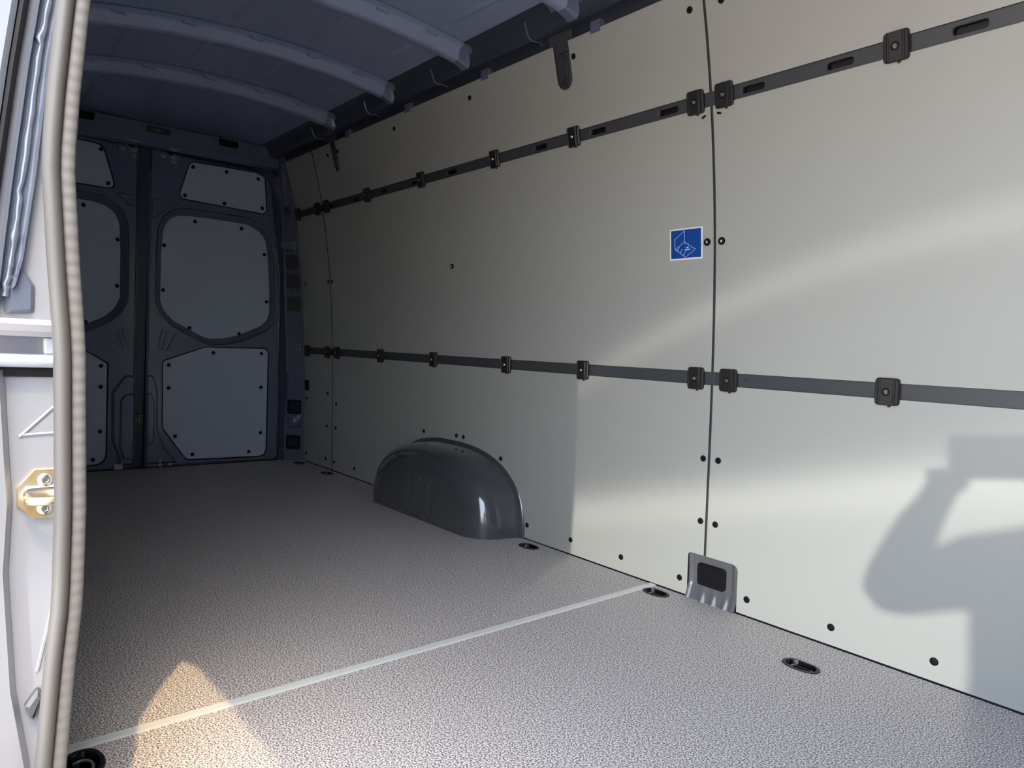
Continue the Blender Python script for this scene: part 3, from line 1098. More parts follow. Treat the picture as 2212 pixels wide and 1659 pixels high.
def PP(s, z, h):
    q = Vector((0.02 + 0.08 * s, yd(z) * (1 - s) + (prof(z) + 0.001) * s, z))
    t = Vector((0.08, prof(z) - yd(z), 0)).normalized()
    n = Vector((t.y, -t.x, 0))
    return q + n * h


def prect(s0, z0, s1, z1, r=0.012):
    # corner radius is given in metres of height; s is about 0.12 m wide per unit
    k = 0.115
    return [(q[0] / k, q[1]) for q in rounded(rect(s0 * k, z0, s1 * k, z1), r, 4)]


pillar = empty('corner_pillar', (0.06, -0.05, 0))
tag(pillar, 'stamped metal corner pillar between the rear door and the left wall', 'pillar', kind='structure')
pb = pillar.location.copy()


def pmake(name, vf, m, parent=pillar, **k):
    return make(name, [Vector(v) - pb for v in vf[0]], vf[1], M[m], parent, **k)


boxes = [prect(0.06, 1.146, 0.84, 1.230), prect(0.06, 1.034, 0.88, 1.115), prect(0.08, 0.900, 0.84, 0.984)]
vents = [prect(0.10, 0.286, 0.80, 0.364, 0.010), prect(0.10, 0.071, 0.76, 0.150, 0.010)]
pout = [(0, -0.005), (1.3, -0.005), (1.3, 1.78), (0, 1.78), (0, 0.537), (0.27, 0.488), (0.31, 0.42), (0.0, 0.358)]
dens = lambda poly: [(q[0] * 0.115, q[1]) for q in poly]
PPm = lambda a, b, h: PP(a / 0.115, b, h)
pmake('pillar_skin', sheet(dens(pout), [dens(b) for b in boxes + vents], PPm, 0.05, 0.004), 'pillar', angle=40)
pmake('pillar_core', sheet(dens([(-0.05, -0.01), (1.3, -0.01), (1.3, 1.78), (-0.05, 1.78)]), [], lambda a, b, h: PPm(a, b, h - 0.024), 0.1, 0.003), 'paint')
for b in boxes:
    pmake('pocket_cover', boss(offset(b, 0.006), -0.022, -0.008, 0.002, PP), 'rail')
for vi, (s0, z0, s1, z1) in enumerate(((0.10, 0.286, 0.80, 0.364), (0.10, 0.071, 0.76, 0.150))):
    fr = G()
    o_, i_ = prect(s0 - 0.02, z0 - 0.003, s1 + 0.02, z1 + 0.003, 0.012), prect(s0 + 0.07, z0 + 0.007, s1 - 0.07, z1 - 0.007, 0.008)
    fr.add(loft([[(q[0], q[1], 0) for q in o_], [(q[0], q[1], 0.003) for q in o_], [(q[0], q[1], 0.003) for q in i_], [(q[0], q[1], -0.012) for q in i_]], PP, cap1=True))
    vent = pmake('vent_grille', (fr.v, fr.f), 'black')
    for k in range(-4, 5):
        zc = (z0 + z1) / 2 + k * 0.0145
        pts = []
        for s_, zz in ((s0 + 0.08, zc - 0.024), (s1 - 0.08, zc + 0.024)):
            pts.append((s_, zz))
        # clip the slanted slat to the frame
        (sa, za), (sb, zb) = pts
        lo, hi = z0 + 0.009, z1 - 0.009
        ta, tb = 0.0, 1.0
        for lim, sgn in ((lo, 1), (hi, -1)):
            fa, fb = sgn * (za - lim), sgn * (zb - lim)
            if fa < 0 and fb < 0:
                ta, tb = 1, 0
            elif fa < 0:
                ta = max(ta, fa / (fa - fb))
            elif fb < 0:
                tb = min(tb, fa / (fa - fb))
        if tb - ta < 0.08:
            continue
        A = (sa + (sb - sa) * ta, za + (zb - za) * ta)
        B = (sa + (sb - sa) * tb, za + (zb - za) * tb)
        w = 0.0036
        V, F = loft([[(A[0], A[1] - w, -0.011), (A[0], A[1] + w, -0.011), (A[0], A[1] + w, 0.001), (A[0], A[1] - w, 0.001)],
                     [(B[0], B[1] - w, -0.011), (B[0], B[1] + w, -0.011), (B[0], B[1] + w, 0.001), (B[0], B[1] - w, 0.001)]], PP, cap0=True, cap1=True)
        make('slat', [Vector(v) - pb for v in V], F, M['rail'], vent, smooth=False)
# lip along the door side, shut lines, brackets, round plug with stem
lip = [PP(s, z, 0.002) for s, z in ((0, 0), (0, 0.20), (0, 0.358), (0.31, 0.42), (0.27, 0.488), (0, 0.537), (0, 0.8), (0, 1.2), (0, 1.31), (0, 1.53), (0, 1.63), (0, 1.75))]
pmake('pillar_lip', tube(lip, 0.0035, 6), 'pillar')
pmake('edge_trim', tube([PP(0.99, z, 0.003) for z in (0.10, 0.3, 0.6, 0.95, 1.25, 1.50, 1.735)], 0.0025, 6), 'paint')
for z in (0.195, 0.663, 0.535):
    pmake('pillar_step', boss([(0.02, z - 0.004), (0.98, z - 0.004), (0.98, z + 0.004), (0.02, z + 0.004)], -0.002, 0.004, 0.002, PP), 'paint')
pmake('pillar_bracket', boss(prect(-0.10, 1.265, 0.62, 1.303, 0.003), -0.002, 0.010, 0.002, PP), 'paint')
pmake('wire_loop', tube([PP(s, z, 0.008) for s, z in ((0.66, 1.262), (0.78, 1.270), (0.78, 1.298), (0.66, 1.306))], 0.003, 6), 'dullsteel')
pmake('wire_loop', tube([PP(s, z, 0.008) for s, z in ((0.60, 0.670), (0.78, 0.670), (0.78, 0.702), (0.60, 0.702), (0.60, 0.670))], 0.003, 6), 'dullsteel')
pmake('round_plug', boss([(q[0] / 0.115, q[1]) for q in circle(0.42 * 0.115, 1.487, 0.030, 20)], -0.001, 0.006, 0.004, PP), 'rail')
pmake('plug_stem', boss([(0.20, 1.50), (0.60, 1.50), (0.75, 1.74), (0.45, 1.74)], -0.001, 0.004, 0.003, PP), 'paint')
pmake('drain_hole', boss([(q[0] / 0.115, q[1]) for q in circle(0.685 * 0.115, 0.214, 0.013, 16)], 0.0, 0.002, 0.001, PP), 'dark')
pmake('drain_rim', tube([PP(0.685 + 0.016 / 0.115 * math.cos(a * PI / 8), 0.214 + 0.016 * math.sin(a * PI / 8), 0.001) for a in range(17)], 0.0025, 6), 'paint')
# bulge below the upper vent that catches the light of the doorway
gv, gf = [], []
for j in range(13):
    for i in range(9):
        u, v = i / 8, j / 12
        h = 0.022 * (math.sin(PI * u) ** 0.8) * (math.sin(PI * v) ** 0.8)
        gv.append(PP(0.12 + 0.62 * u, 0.196 + 0.082 * v, h) - pb)
for j in range(12):
    for i in range(8):
        a = j * 9 + i
        gf.append((a, a + 1, a + 10, a + 9))
make('pillar_bulge', gv, gf, M['pillar'], pillar, angle=80)
for y, z in ((0.25, 1.252), (0.55, 1.252), (0.42, 1.018), (0.72, 1.018)):
    pmake('pillar_hole', boss([(q[0] / 0.115, q[1]) for q in circle(y * 0.115, z, 0.006, 10)], 0.0, 0.0012, 0.0006, PP), 'dark')

# ------------------------------------------------------------------ floor
floor_out_near = -1.705
td = [(0.162, -0.058, 1), (0.534, -0.058, 1), (1.110, -0.056, 1), (2.208, -0.058, 1), (2.797, -0.058, 1), (3.324, -0.178, 1), (2.800, -1.588, -1)]
td = [(x, y, s) for x, y, s in td if y > -1.70]


def d_outline(L, W, n=14):
    """rounded D: straight edge on +y"""
    pts = []
    for i in range(n + 1):
        a = PI + PI * i / n
        pts.append((L * math.cos(a), -W * 0.15 + W * 0.85 * -abs(math.sin(a)) ** 0.9))
    pts += [(L, W * 0.15), (L * 0.82, W * 0.55), (L * 0.5, W * 0.78), (-L * 0.5, W * 0.78), (-L * 0.82, W * 0.55), (-L, W * 0.15)]
    return rounded(pts, 0.01, 2)


TDL, TDW = 0.0455, 0.0325
cup_hole = d_outline(TDL * 0.88, TDW * 0.86)
fp = [(q[0], 0) for q in []]
# wheel arch footprint (foot ring of the arch at floor level), used as a notch in the floor
def arch_rings():
    rings = []
    for t, hw, ht in ((-0.050, 0.470, 0.312), (0.0, 0.470, 0.312), (0.03, 0.462, 0.309), (0.06, 0.450, 0.305)):
        rings.append((t, hw, ht))
    for k in range(1, 11):
        a = PI / 2 * k / 10
        rings.append((0.06 + 0.132 * math.sin(a), 0.450 - 0.130 * (1 - math.cos(a)), 0.305 - 0.075 * (1 - math.cos(a))))
    return rings


ring = arch_rings()
notch_l = [(ARCH_X - hw + 0.004, -t) for t, hw, ht in ring[1:]] + [(ARCH_X + hw - 0.004, -t) for t, hw, ht in reversed(ring[1:])]
FY0 = -0.003


def floor_piece(x0, x1, notch_pts):
    outl = [(x0, FY0)]
    if notch_pts:
        outl = [(x0, FY0)] + [(a, min(b, FY0) if abs(b) > 0.001 else FY0) for a, b in notch_pts]
    outl += [(x1, FY0), (x1, floor_out_near)]
    if notch_pts:
        outl += [(a, max(2 * YC - b, floor_out_near)) for a, b in reversed(notch_pts) if 2 * YC - b > floor_out_near]
    outl += [(x0, floor_out_near)]
    hs = []
    for x, y, s in td:
        if x0 + 0.05 < x < x1 - 0.05:
            hs.append([(x + q[0], y + q[1] * s) for q in cup_hole])
    return sheet(outl, hs, IDP, 0.16, 0.012)


fl = make('floor', *floor_piece(0.012, 2.7405, notch_l), M['floor'], angle=20)
tag(fl, 'grey speckled floor board in the rear of the load bay', 'floor', kind='structure')
fl2 = make('floor', *floor_piece(2.7405, XF - 0.005, None), M['floor'], angle=20)
tag(fl2, 'grey speckled floor board in front of the metal joint strip', 'floor', kind='structure')
sub = make('floor_pan', *box(-0.15, 0.05, -0.075, XF, -1.86, -0.060), M['paint'], fl, smooth=False)
# door sill and step
sill = make('door_sill', *box(XO + 0.01, -1.70, -0.085, XO2 - 0.01, -1.86, -0.050), M['paint'], fl2, smooth=False)

# aluminium strip on the floor joint
strip = empty('floor_joint_strip', (2.7405, YC, 0))
tag(strip, 'ribbed aluminium strip across the floor joint', 'strip')
ya, yb = -0.004 - YC, floor_out_near - YC
secs = [(-0.0125, 0.0002), (-0.0115, 0.0022)]
for k in range(5):
    c = -0.0088 + k * 0.0044
    secs += [(c - 0.0016, 0.0022), (c - 0.0010, 0.0034), (c + 0.0010, 0.0034), (c + 0.0016, 0.0022)]
secs += [(0.0115, 0.0022), (0.0125, 0.0002)]
make('strip_profile', *loft([[(a, ya, b) for a, b in secs], [(a, yb, b) for a, b in secs]], closed=False), M['alu'], strip, angle=10)

# ------------------------------------------------------------------ tie-down cups
flange_vf = None
oo, o1, o2, o3 = d_outline(TDL, TDW), d_outline(TDL * 0.96, TDW * 0.95), d_outline(TDL * 0.80, TDW * 0.76), d_outline(TDL * 0.70, TDW * 0.62)
fl_me = mesh_of([loft([[(q[0], q[1], 0.0001) for q in oo], [(q[0], q[1], 0.0022) for q in o1], [(q[0], q[1], 0.0018) for q in o2]])], [M['flange']], 'cup_flange')
cup_me = mesh_of([loft([[(q[0], q[1], 0.0018) for q in o2], [(q[0], q[1], -0.010) for q in o3], [(q[0] * 0.9, q[1] * 0.85, -0.022) for q in o3]], cap1=True)], [M['cup']], 'cup')
ringp = smoothcurve([Vector(q) for q in ((-0.020, 0.012, -0.008), (-0.024, -0.002, -0.007), (-0.010, -0.0135, -0.006), (0.010, -0.0135, -0.006), (0.024, -0.002, -0.007), (0.020, 0.012, -0.008))], 4)
ring_me = mesh_of([tube(ringp, 0.0024, 8)], [M['dullsteel']], 'lashing_ring')
bar_me = mesh_of([box(-0.020, 0.004, -0.020, 0.018, 0.0105, -0.006), tube([(-0.021, 0.013, -0.008), (-0.021, 0.013, 0.0005)], 0.002, 8)], [M['clip'], M['steel']], 'hinge_bar')
td_labels = ['black recessed tie-down cup in the far corner by the rear door', 'black recessed tie-down cup below the rear wall panel joint',
             'black recessed tie-down cup half hidden behind the wheel arch', 'black recessed tie-down cup just in front of the wheel arch',
             'black recessed tie-down cup at the wall end of the metal floor strip', 'largest black recessed tie-down cup in the right foreground',
             'black recessed tie-down cup beside the door seal at the lower left edge']
for (x, y, s), lab in zip(td, td_labels):
    t = empty('tie_down', (x, y, 0))
    if s < 0:
        t.rotation_euler = (0, 0, PI)
    tag(t, lab, 'tie-down', 'tie-down cups in the floor')
    for nm, me in (('cup_flange', fl_me), ('cup', cup_me), ('lashing_ring', ring_me), ('hinge_bar', bar_me)):
        put_shared(nm, me, Matrix.Identity(4), t)

# ------------------------------------------------------------------ wheel arches
def build_arch(P, label, parent=None):
    w = empty('wheel_arch', P(ARCH_X, 0, 0), parent)
    if parent is None:
        tag(w, label, 'wheel arch')
    base = Vector(w.location)
    loops = []
    n = 44
    nf = 150
    for t, hw, ht in ring:
        ol = arch_outline(hw, ht, n)
        loops.append([P(q[0], max(q[1], 0.0) - 0.012 * (1 - min(1, q[1] / 0.02)) if q[1] < 0.02 else q[1], t) - base for q in ol])
    V, F = loft(loops, closed=False)
    # inner face with three pressed ribs
    t_, hw, ht = ring[-1]
    ol = arch_outline(hw, ht, nf)
    rows = 24
    vi = []
    fV, fF = [], []
    for j in range(rows + 1):
        f = 1 - j / rows
        for i, q in enumerate(ol):
            # fan towards the foot line so the sheet can carry ribs
            x = ARCH_X + (q[0] - ARCH_X)
            z = q[1] * f - 0.012 * (1 - f)
            h = t_
            for rx in (1.570, 1.652, 1.733):
                d = abs(x - rx)
                if d < 0.022 and 0.02 < z < 0.185:
                    k = min(1, (0.185 - z) / 0.03) * min(1, (z - 0.0) / 0.03)
                    h -= 0.011 * (0.5 + 0.5 * math.cos(PI * d / 0.022)) * k
            fV.append(P(x, z, h) - base)
    m_ = nf + 1
    for j in range(rows):
        for i in range(nf):
            a = j * m_ + i
            fF.append((a, a + 1, a + m_ + 1, a + m_))
    g = G()
    g.add((V, F))
    g.add((fV, fF))
    g.build('arch_shell', M['arch'], w, angle=40)
    # rolled rim round the cut-out in the board
    o0, o1_, o2_ = arch_outline(0.486, 0.328, n), arch_outline(0.482, 0.322, n), arch_outline(0.468, 0.309, n)
    make('arch_rim', [v - base for v in loft([[(q[0], q[1], 0.0005) for q in o0], [(q[0], q[1], 0.008) for q in o1_], [(q[0], q[1], 0.012) for q in o2_], [(q[0], q[1], 0.004) for q in arch_outline(0.462, 0.304, n)]], P, closed=False)[0]],
         loft([[(0, 0, 0)] * (n + 1)] * 4, closed=False)[1], M['arch'], w, angle=50)
    return w




def PWv(a, b, h):             # like the wall surface, but depth straight across the van
    return Vector((a, prof(max(b, 0)) * 0.4 - h, b))


def PRv(a, b, h):
    q = PWv(a, b, h)
    return Vector((q.x, 2 * YC - q.y, q.z))


build_arch(PWv, 'glossy dark grey wheel arch bulging from the left wall')
build_arch(PRv, None, wall_right)

# ------------------------------------------------------------------ blue sticker
SX0, SX1, SZ0, SZ1 = 2.768, 2.885, 1.0215, 1.114
st = empty('sticker', PW((SX0 + SX1) / 2, (SZ0 + SZ1) / 2, 0.0))
tag(st, 'square blue sticker with white border and load diagram on the wall', 'sticker')
sb = Vector(st.location)


def PS(u, v, h):
    return PW(SX0 + (SX1 - SX0) * u, SZ1 - (SZ1 - SZ0) * v, h) - sb


make('sticker_border', *sheet(rect(0, 0, 1, 1), [], lambda a, b, h: PS(a, b, h + 0.0006), 0.25, 0.0005), M['white'], st)
make('blue_field', *sheet(rect(0.042, 0.045, 0.955, 0.945), [], lambda a, b, h: PS(a, b, h + 0.0009), 0.25, 0.0003), M['blue'], st)


def stroke(a, b, w=0.0085):
    a = Vector(a); b = Vector(b)
    t = (b - a).normalized() * (w * 0.5)
    n = Vector((-t.y, t.x))
    a2, b2 = a - t, b + t
    return boss([(a2.x - n.x, a2.y - n.y), (b2.x - n.x, b2.y - n.y), (b2.x + n.x, b2.y + n.y), (a2.x + n.x, a2.y + n.y)], 0.0009, 0.0012, 0.0, PS)


A_, B_, C_, D_, E_, F_ = (0.456, 0.085), (0.160, 0.325), (0.167, 0.652), (0.456, 0.430), (0.787, 0.688), (0.487, 0.920)
g = G()
for a, b in ((B_, C_), (C_, D_), (D_, A_), (D_, E_), (F_, C_)):
    g.add(stroke(a, b, 0.012))
for a, b in ((A_, B_), (E_, F_)):     # broken edges are drawn as a wavy line
    a = Vector(a); b = Vector(b)
    n = Vector((-(b - a).y, (b - a).x)).normalized()
    pts = [a.lerp(b, k / 14) + n * (0.005 if k % 2 else -0.005) for k in range(15)]
    for k in range(14):
        g.add(stroke(pts[k], pts[k + 1], 0.010))
for c in ((0.479, 0.495), (0.574, 0.568), (0.669, 0.645)):
    g.add(boss(circle(c[0], c[1], 0.013, 10), 0.0009, 0.0012, 0.0, PS))
for a, b in (((0.293, 0.597), (0.247, 0.676)), ((0.386, 0.667), (0.340, 0.753)), ((0.483, 0.748), (0.435, 0.835))):
    g.add(stroke(a, b, 0.009))
    for c in (a, b):
        g.add(boss(circle(c[0], c[1], 0.014, 10), 0.0009, 0.00125, 0.0, PS))
g.build('diagram', M['line'], st, smooth=False)
# two tiny rows of lettering, too small in the photograph to read: only its strokes are kept
g = G()
for k, u in enumerate((0.500, 0.512, 0.540, 0.553, 0.566, 0.579)):
    g.add(boss(rect(u - 0.0042, 0.600 - 0.012 * (u - 0.5), u + 0.0042, 0.640 - 0.012 * (u - 0.5)), 0.0009, 0.00125, 0.0, PS))
for k in range(11):
    u = 0.478 + k * 0.0140
    g.add(boss(rect(u - 0.0048, 0.668 - 0.06 * (u - 0.478), u + 0.0048, 0.706 - 0.06 * (u - 0.478)), 0.0009, 0.00125, 0.0, PS))
g.build('lettering', M['white'], st, smooth=False)
g = G()
for k in range(7):
    g.add(boss(rect(0.972, 0.44 + k * 0.026, 0.979, 0.452 + k * 0.026), 0.0005, 0.0009, 0.0, PS))
g.build('side_print', M['rail'], st, smooth=False)

# ------------------------------------------------------------------ door seal, jamb, striker, track at the left edge of the picture
path = []
for z in [-0.09 + 0.03 * k for k in range(57)]:
    path.append(Vector((XO, seal_y(z), z)))
# over the top corner and along the header
for k in range(1, 9):
    a = PI / 2 * k / 8
    z = 1.44 + 0.26 * math.sin(a)
    path.append(Vector((XO + 0.26 * (1 - math.cos(a)), seal_y(z), z)))
path = [q for q in path if not (q.x == XO and q.z > 1.44)]
for x in (3.5, 3.65, 3.8, 3.95, 4.1):
    path.append(Vector((x, seal_y(1.70), 1.70)))

seal = empty('door_seal', (XO, seal_y(0), 0))
tag(seal, 'grey rubber door seal with ribbed lip along the sliding door opening', 'seal')
so = Vector(seal.location)


def sweep(sec, step_fn=None):
    """sweep (u = towards the load bay, w = out of the opening edge) section along the seal path"""
    V, F = [], []
    n = len(path)
    m_ = len(sec)
    for i, q in enumerate(path):
        t = (path[min(i + 1, n - 1)] - path[max(i - 1, 0)]).normalized()
        u = Vector((0, 1, 0))
        u = (u - t * u.dot(t)).normalized()
        w = u.cross(t).normalized()           # points into the opening
        if w.dot(Vector((1, 0, 0))) < 0 and i < 50:
            w = -w
        for a, b in sec:
            V.append(q + u * a + w * b - so)
    for i in range(n - 1):
        for k in range(m_):
            l = (k + 1) % m_
            F.append((i * m_ + k, i * m_ + l, (i + 1) * m_ + l, (i + 1) * m_ + k))
    return V, F


bulb = [(-0.0075 + 0.0088 * math.cos(2 * PI * k / 18), 0.006 + 0.0100 * math.sin(2 * PI * k / 18)) for k in range(18)]
make('seal_bulb', *sweep(bulb), M['rubber'], seal, angle=60)
lipsec = [(0.0005, -0.010), (0.0012, 0.004), (0.004, 0.0068), (0.010, 0.0072), (0.0150, 0.0060), (0.0172, 0.002), (0.0172, -0.010)]
lipm = mat('ribbed_seal_lip', (0.135, 0.130, 0.122), 0.6, 0, 0.4)
nt = lipm.node_tree
tcn = nt.nodes.new('ShaderNodeTexCoord')
wv = nt.nodes.new('ShaderNodeTexWave')
wv.bands_direction = 'Z'
wv.inputs['Scale'].default_value = 21.0
wv.inputs['Distortion'].default_value = 1.2
wv.inputs['Detail'].default_value = 2.0
nt.links.new(tcn.outputs['Object'], wv.inputs['Vector'])
bp = nt.nodes.new('ShaderNodeBump')
bp.inputs['Strength'].default_value = 0.35
bp.inputs['Distance'].default_value = 0.0015
nt.links.new(wv.outputs['Fac'], bp.inputs['Height'])
nt.links.new(bp.outputs[0], nt.nodes['Principled BSDF'].inputs['Normal'])
make('seal_lip', *sweep(lipsec), lipm, seal, angle=50)

# jamb that faces the front of the van, outside the seal
XJ = 3.100
jamb = make('door_jamb', *sheet([(seal_y(-0.12 + 0.06 * k) - 0.006, -0.12 + 0.06 * k) for k in range(28)] + [(-1.80, 1.50), (-1.86, 1.40), (-1.88, 1.0), (-1.88, -0.12)], [], lambda a, b, h: Vector((XJ + h + 0.02 * max(0, -1.73 - a) / 0.1, a, b)), 0.06, 0.004), M['jamb'])
tag(jamb, 'sunlit pale grey door jamb at the left edge of the picture', 'jamb', kind='structure')
PJ = lambda a, b, h: Vector((XJ + h, a, b))
# upper gutter: folded channel with a sealant bead
gr = [(-1.676, 1.14), (-1.679, 1.104), (-1.688, 1.042), (-1.700, 0.899), (-1.711, 0.800), (-1.718, 0.770)]
gl = [(-1.699, 1.14), (-1.704, 1.101), (-1.714, 1.018), (-1.728, 0.883), (-1.735, 0.800), (-1.739, 0.740)]
gr = [(-1.628, 1.45), (-1.652, 1.28)] + gr
gl = [(-1.652, 1.45), (-1.675, 1.28)] + gl
gut = G()
L = []
for f, h in ((0.0, 0.004), (0.06, 0.012), (0.16, 0.012), (0.22, 0.004), (0.80, 0.004), (0.86, 0.013), (0.96, 0.013), (1.0, 0.004)):
    L.append([(r_[0] + (l_[0] - r_[0]) * f, r_[1] + (l_[1] - r_[1]) * f, h) for r_, l_ in zip(gr, gl)])
gut.add(loft(L, PJ, closed=False))
M['gutter'] = mat('gutter_paint', (0.085, 0.10, 0.135), 0.22, 0, 0.5, 1.0, 0.05)
go = gut.build('gutter_channel', M['gutter'], jamb, angle=30)
bead = []
rad = []
for k in range(61):
    f = k / 60
    i = f * (len(gr) - 1)
    a = min(int(i), len(gr) - 2)
    t = i - a
    rr_ = Vector(gr[a]).lerp(Vector(gr[a + 1]), t)
    ll_ = Vector(gl[a]).lerp(Vector(gl[a + 1]), t)
    q = rr_.lerp(ll_, 0.5 + 0.015 * math.sin(k * 2.1) + (0.10 if k % 13 == 5 else 0))
    bead.append(PJ(q.x, q.y, 0.006))
    rad.append(0.0036 + 0.0005 * math.sin(k * 1.7) + (0.0014 if k % 9 == 4 else 0))
make('sealant_bead', *tube(bead, rad, 8), M['gutter'], jamb, angle=60)
# outer body edge left of the gutter
gl2 = [(a - 0.006, b) for a, b in gl]
gl3 = [(a - 0.016, b) for a, b in gl]
gl4 = [(a - 0.080, b) for a, b in gl]
make('outer_edge', *loft([[(q[0], q[1], 0.012) for q in gl3], [(q[0], q[1], 0.020) for q in [(a - 0.022, b) for a, b in gl]], [(q[0], q[1], 0.030) for q in gl4]], PJ, closed=False), M['outer'], jamb)
make('edge_gasket', *tube([PJ(q[0] - 0.011, q[1], 0.008) for q in gl], 0.0050, 8), M['black'], jamb)
# folded seams of the lower jamb
make('jamb_fold', *loft([[PJ(y, z, 0.002) for y, z in ((-1.728, 0.67), (-1.722, 0.57), (-1.718, 0.512), (-1.721, 0.43), (-1.712, 0.287), (-1.697, 0.19), (-1.690, 0.0))],
                         [PJ(y - 0.006, z, 0.012) for y, z in ((-1.728, 0.67), (-1.722, 0.57), (-1.718, 0.512), (-1.721, 0.43), (-1.712, 0.287), (-1.697, 0.19), (-1.690, 0.0))],
                         [PJ(y - 0.06, z, 0.016) for y, z in ((-1.728, 0.67), (-1.722, 0.57), (-1.718, 0.512), (-1.721, 0.43), (-1.712, 0.287), (-1.697, 0.19), (-1.690, 0.0))]], closed=False), M['jamb'], jamb, angle=50)
for (ya_, za_), (yb_, zb_) in (((-1.712, 0.590), (-1.672, 0.632)), ((-1.712, 0.592), (-1.672, 0.594)), ((-1.690, 0.300), (-1.673, 0.390))):
    make('jamb_crease', *tube([PJ(ya_, za_, 0.0), PJ(yb_, zb_, 0.0)], 0.0022, 6), M['jamb'], jamb)
make('jamb_tab', *boss(rounded([(-1.703, 0.262), (-1.690, 0.282), (-1.683, 0.272), (-1.694, 0.240)], 0.003, 2), 0.0, 0.012, 0.004, PJ), M['rail'], jamb)
make('jamb_pad', *boss(rounded([(-1.730, 0.775), (-1.712, 0.790), (-1.700, 0.770), (-1.700, 0.738), (-1.730, 0.735)], 0.006, 3), -0.001, 0.006, 0.004, PJ), M['gutter'], jamb)

# striker
sk = empty('striker', PJ(-1.690, 0.520, 0.0))
tag(sk, 'yellow zinc striker plate with loop and two bolts on the jamb', 'striker')
kb = Vector(sk.location)
sub_ = lambda vf: ([Vector(v) - kb for v in vf[0]], vf[1])
make('striker_plate', *sub_(boss(rounded([(-1.714, 0.530), (-1.697, 0.551), (-1.660, 0.551), (-1.660, 0.489), (-1.697, 0.491), (-1.714, 0.508)], 0.003, 2), 0.0, 0.004, 0.001, PJ)), M['zinc'], sk)
lpth = smoothcurve([PJ(-1.703, 0.516, 0.002), PJ(-1.704, 0.516, 0.016), PJ(-1.701, 0.516, 0.025), PJ(-1.690, 0.516, 0.029), PJ(-1.678, 0.516, 0.029), PJ(-1.668, 0.516, 0.024), PJ(-1.665, 0.516, 0.012), PJ(-1.665, 0.516, 0.002)], 4)
make('striker_loop', *sub_(tube(lpth, 0.0052, 10)), M['zinc'], sk)
make('loop_base', *sub_(boss(rounded(rect(-1.708, 0.511, -1.664, 0.531), 0.008, 4), 0.0035, 0.008, 0.002, PJ)), M['steel'], sk)
TORX = mesh_of([lathe([(0.0080, 0), (0.0080, 0.0012), (0.0066, 0.0036), (0.0046, 0.0044), (0.0032, 0.0044), (0.0028, 0.0024)], 16)], [M['steel']], 'striker_bolt')
for z in (0.5375, 0.5025):
    mm = Matrix.Rotation(PI / 2, 4, 'Y')
    mm.translation = PJ(-1.686, z, 0.004) - kb
    put_shared('striker_bolt', TORX, mm, sk)

# end of the sliding door track
tr = empty('door_track', PJ(-1.70, 0.70, 0.0))
tag(tr, 'horizontal steel sliding door track crossing the jamb', 'track')
tb_ = Vector(tr.location)
subt = lambda vf: ([Vector(v) - tb_ for v in vf[0]], vf[1])


def bar(z0, z1, h0, h1, c):
    return boss([(-1.90, z0), (-1.660, z0), (-1.660, z1), (-1.90, z1)], h0, h1, c, PJ)


make('track_upper_lip', *subt(bar(0.710, 0.730, 0.0, 0.022, 0.006)), M['dullsteel'], tr)
make('track_web', *subt(bar(0.688, 0.711, 0.0, 0.006, 0.001)), M['steel'], tr)
make('track_lower_lip', *subt(tube([PJ(-1.90, 0.681, 0.010), PJ(-1.660, 0.681, 0.010)], 0.0080, 12)), M['outer'], tr)
make('track_shade_strip', *subt(bar(0.662, 0.673, 0.0, 0.004, 0.001)), M['black'], tr)  # black strip put in for the shade below the track
make('track_stop', *subt(boss(rounded(rect(-1.690, 0.689, -1.672, 0.709), 0.003, 3), 0.005, 0.012, 0.002, PJ)), M['outer'], tr)

# ------------------------------------------------------------------ the photographer (behind the camera; the arm and the phone throw the shadow on the wall)
def at_cam(r_, u_, f_):
    return CAM_POS + CAM_R * r_ + CAM_U * u_ + CAM_F * f_


phone = empty('phone', at_cam(0.066, -0.018, -0.0085))
tag(phone, 'black phone held sideways in front of the photographer', 'phone')
phone.rotation_euler = Matrix((CAM_R, CAM_U, -CAM_F)).transposed().to_euler()
po_ = rounded(rect(-0.080, -0.037, 0.080, 0.037), 0.010, 5)
make('phone_body', *loft([[(q[0], q[1], 0.004) for q in offset(po_, -0.0012)], [(q[0], q[1], 0.0025) for q in po_], [(q[0], q[1], -0.0025) for q in po_],
                          [(q[0], q[1], -0.004) for q in offset(po_, -0.0012)]], cap0=True, cap1=True), M['black'], phone)
make('phone_screen', *boss(offset(po_, -0.003), 0.0038, 0.0043, 0.0002, IDP), M['glass'], phone)
make('lens_bump', *boss(rounded(rect(-0.078, 0.004, -0.046, 0.034), 0.007, 4), -0.0038, -0.0058, 0.0005, IDP), M['glass'], phone)

hd = Vector((CAM_F.x, CAM_F.y, 0)).normalized()        # the way the person faces
lf = Vector((-hd.y, hd.x, 0))                           # the person's left
FOOT = Vector((4.372, -2.150, -0.70))


def body_pt(l, fw, z):
    return FOOT + lf * l + hd * fw + Vector((0, 0, z))


sk_v, sk_r, sk_e = [], [], []


def node(p_, r_, link=None):
    sk_v.append(Vector(p_))
    sk_r.append(r_)
    if link is not None:
        sk_e.append((link, len(sk_v) - 1))
    return len(sk_v) - 1


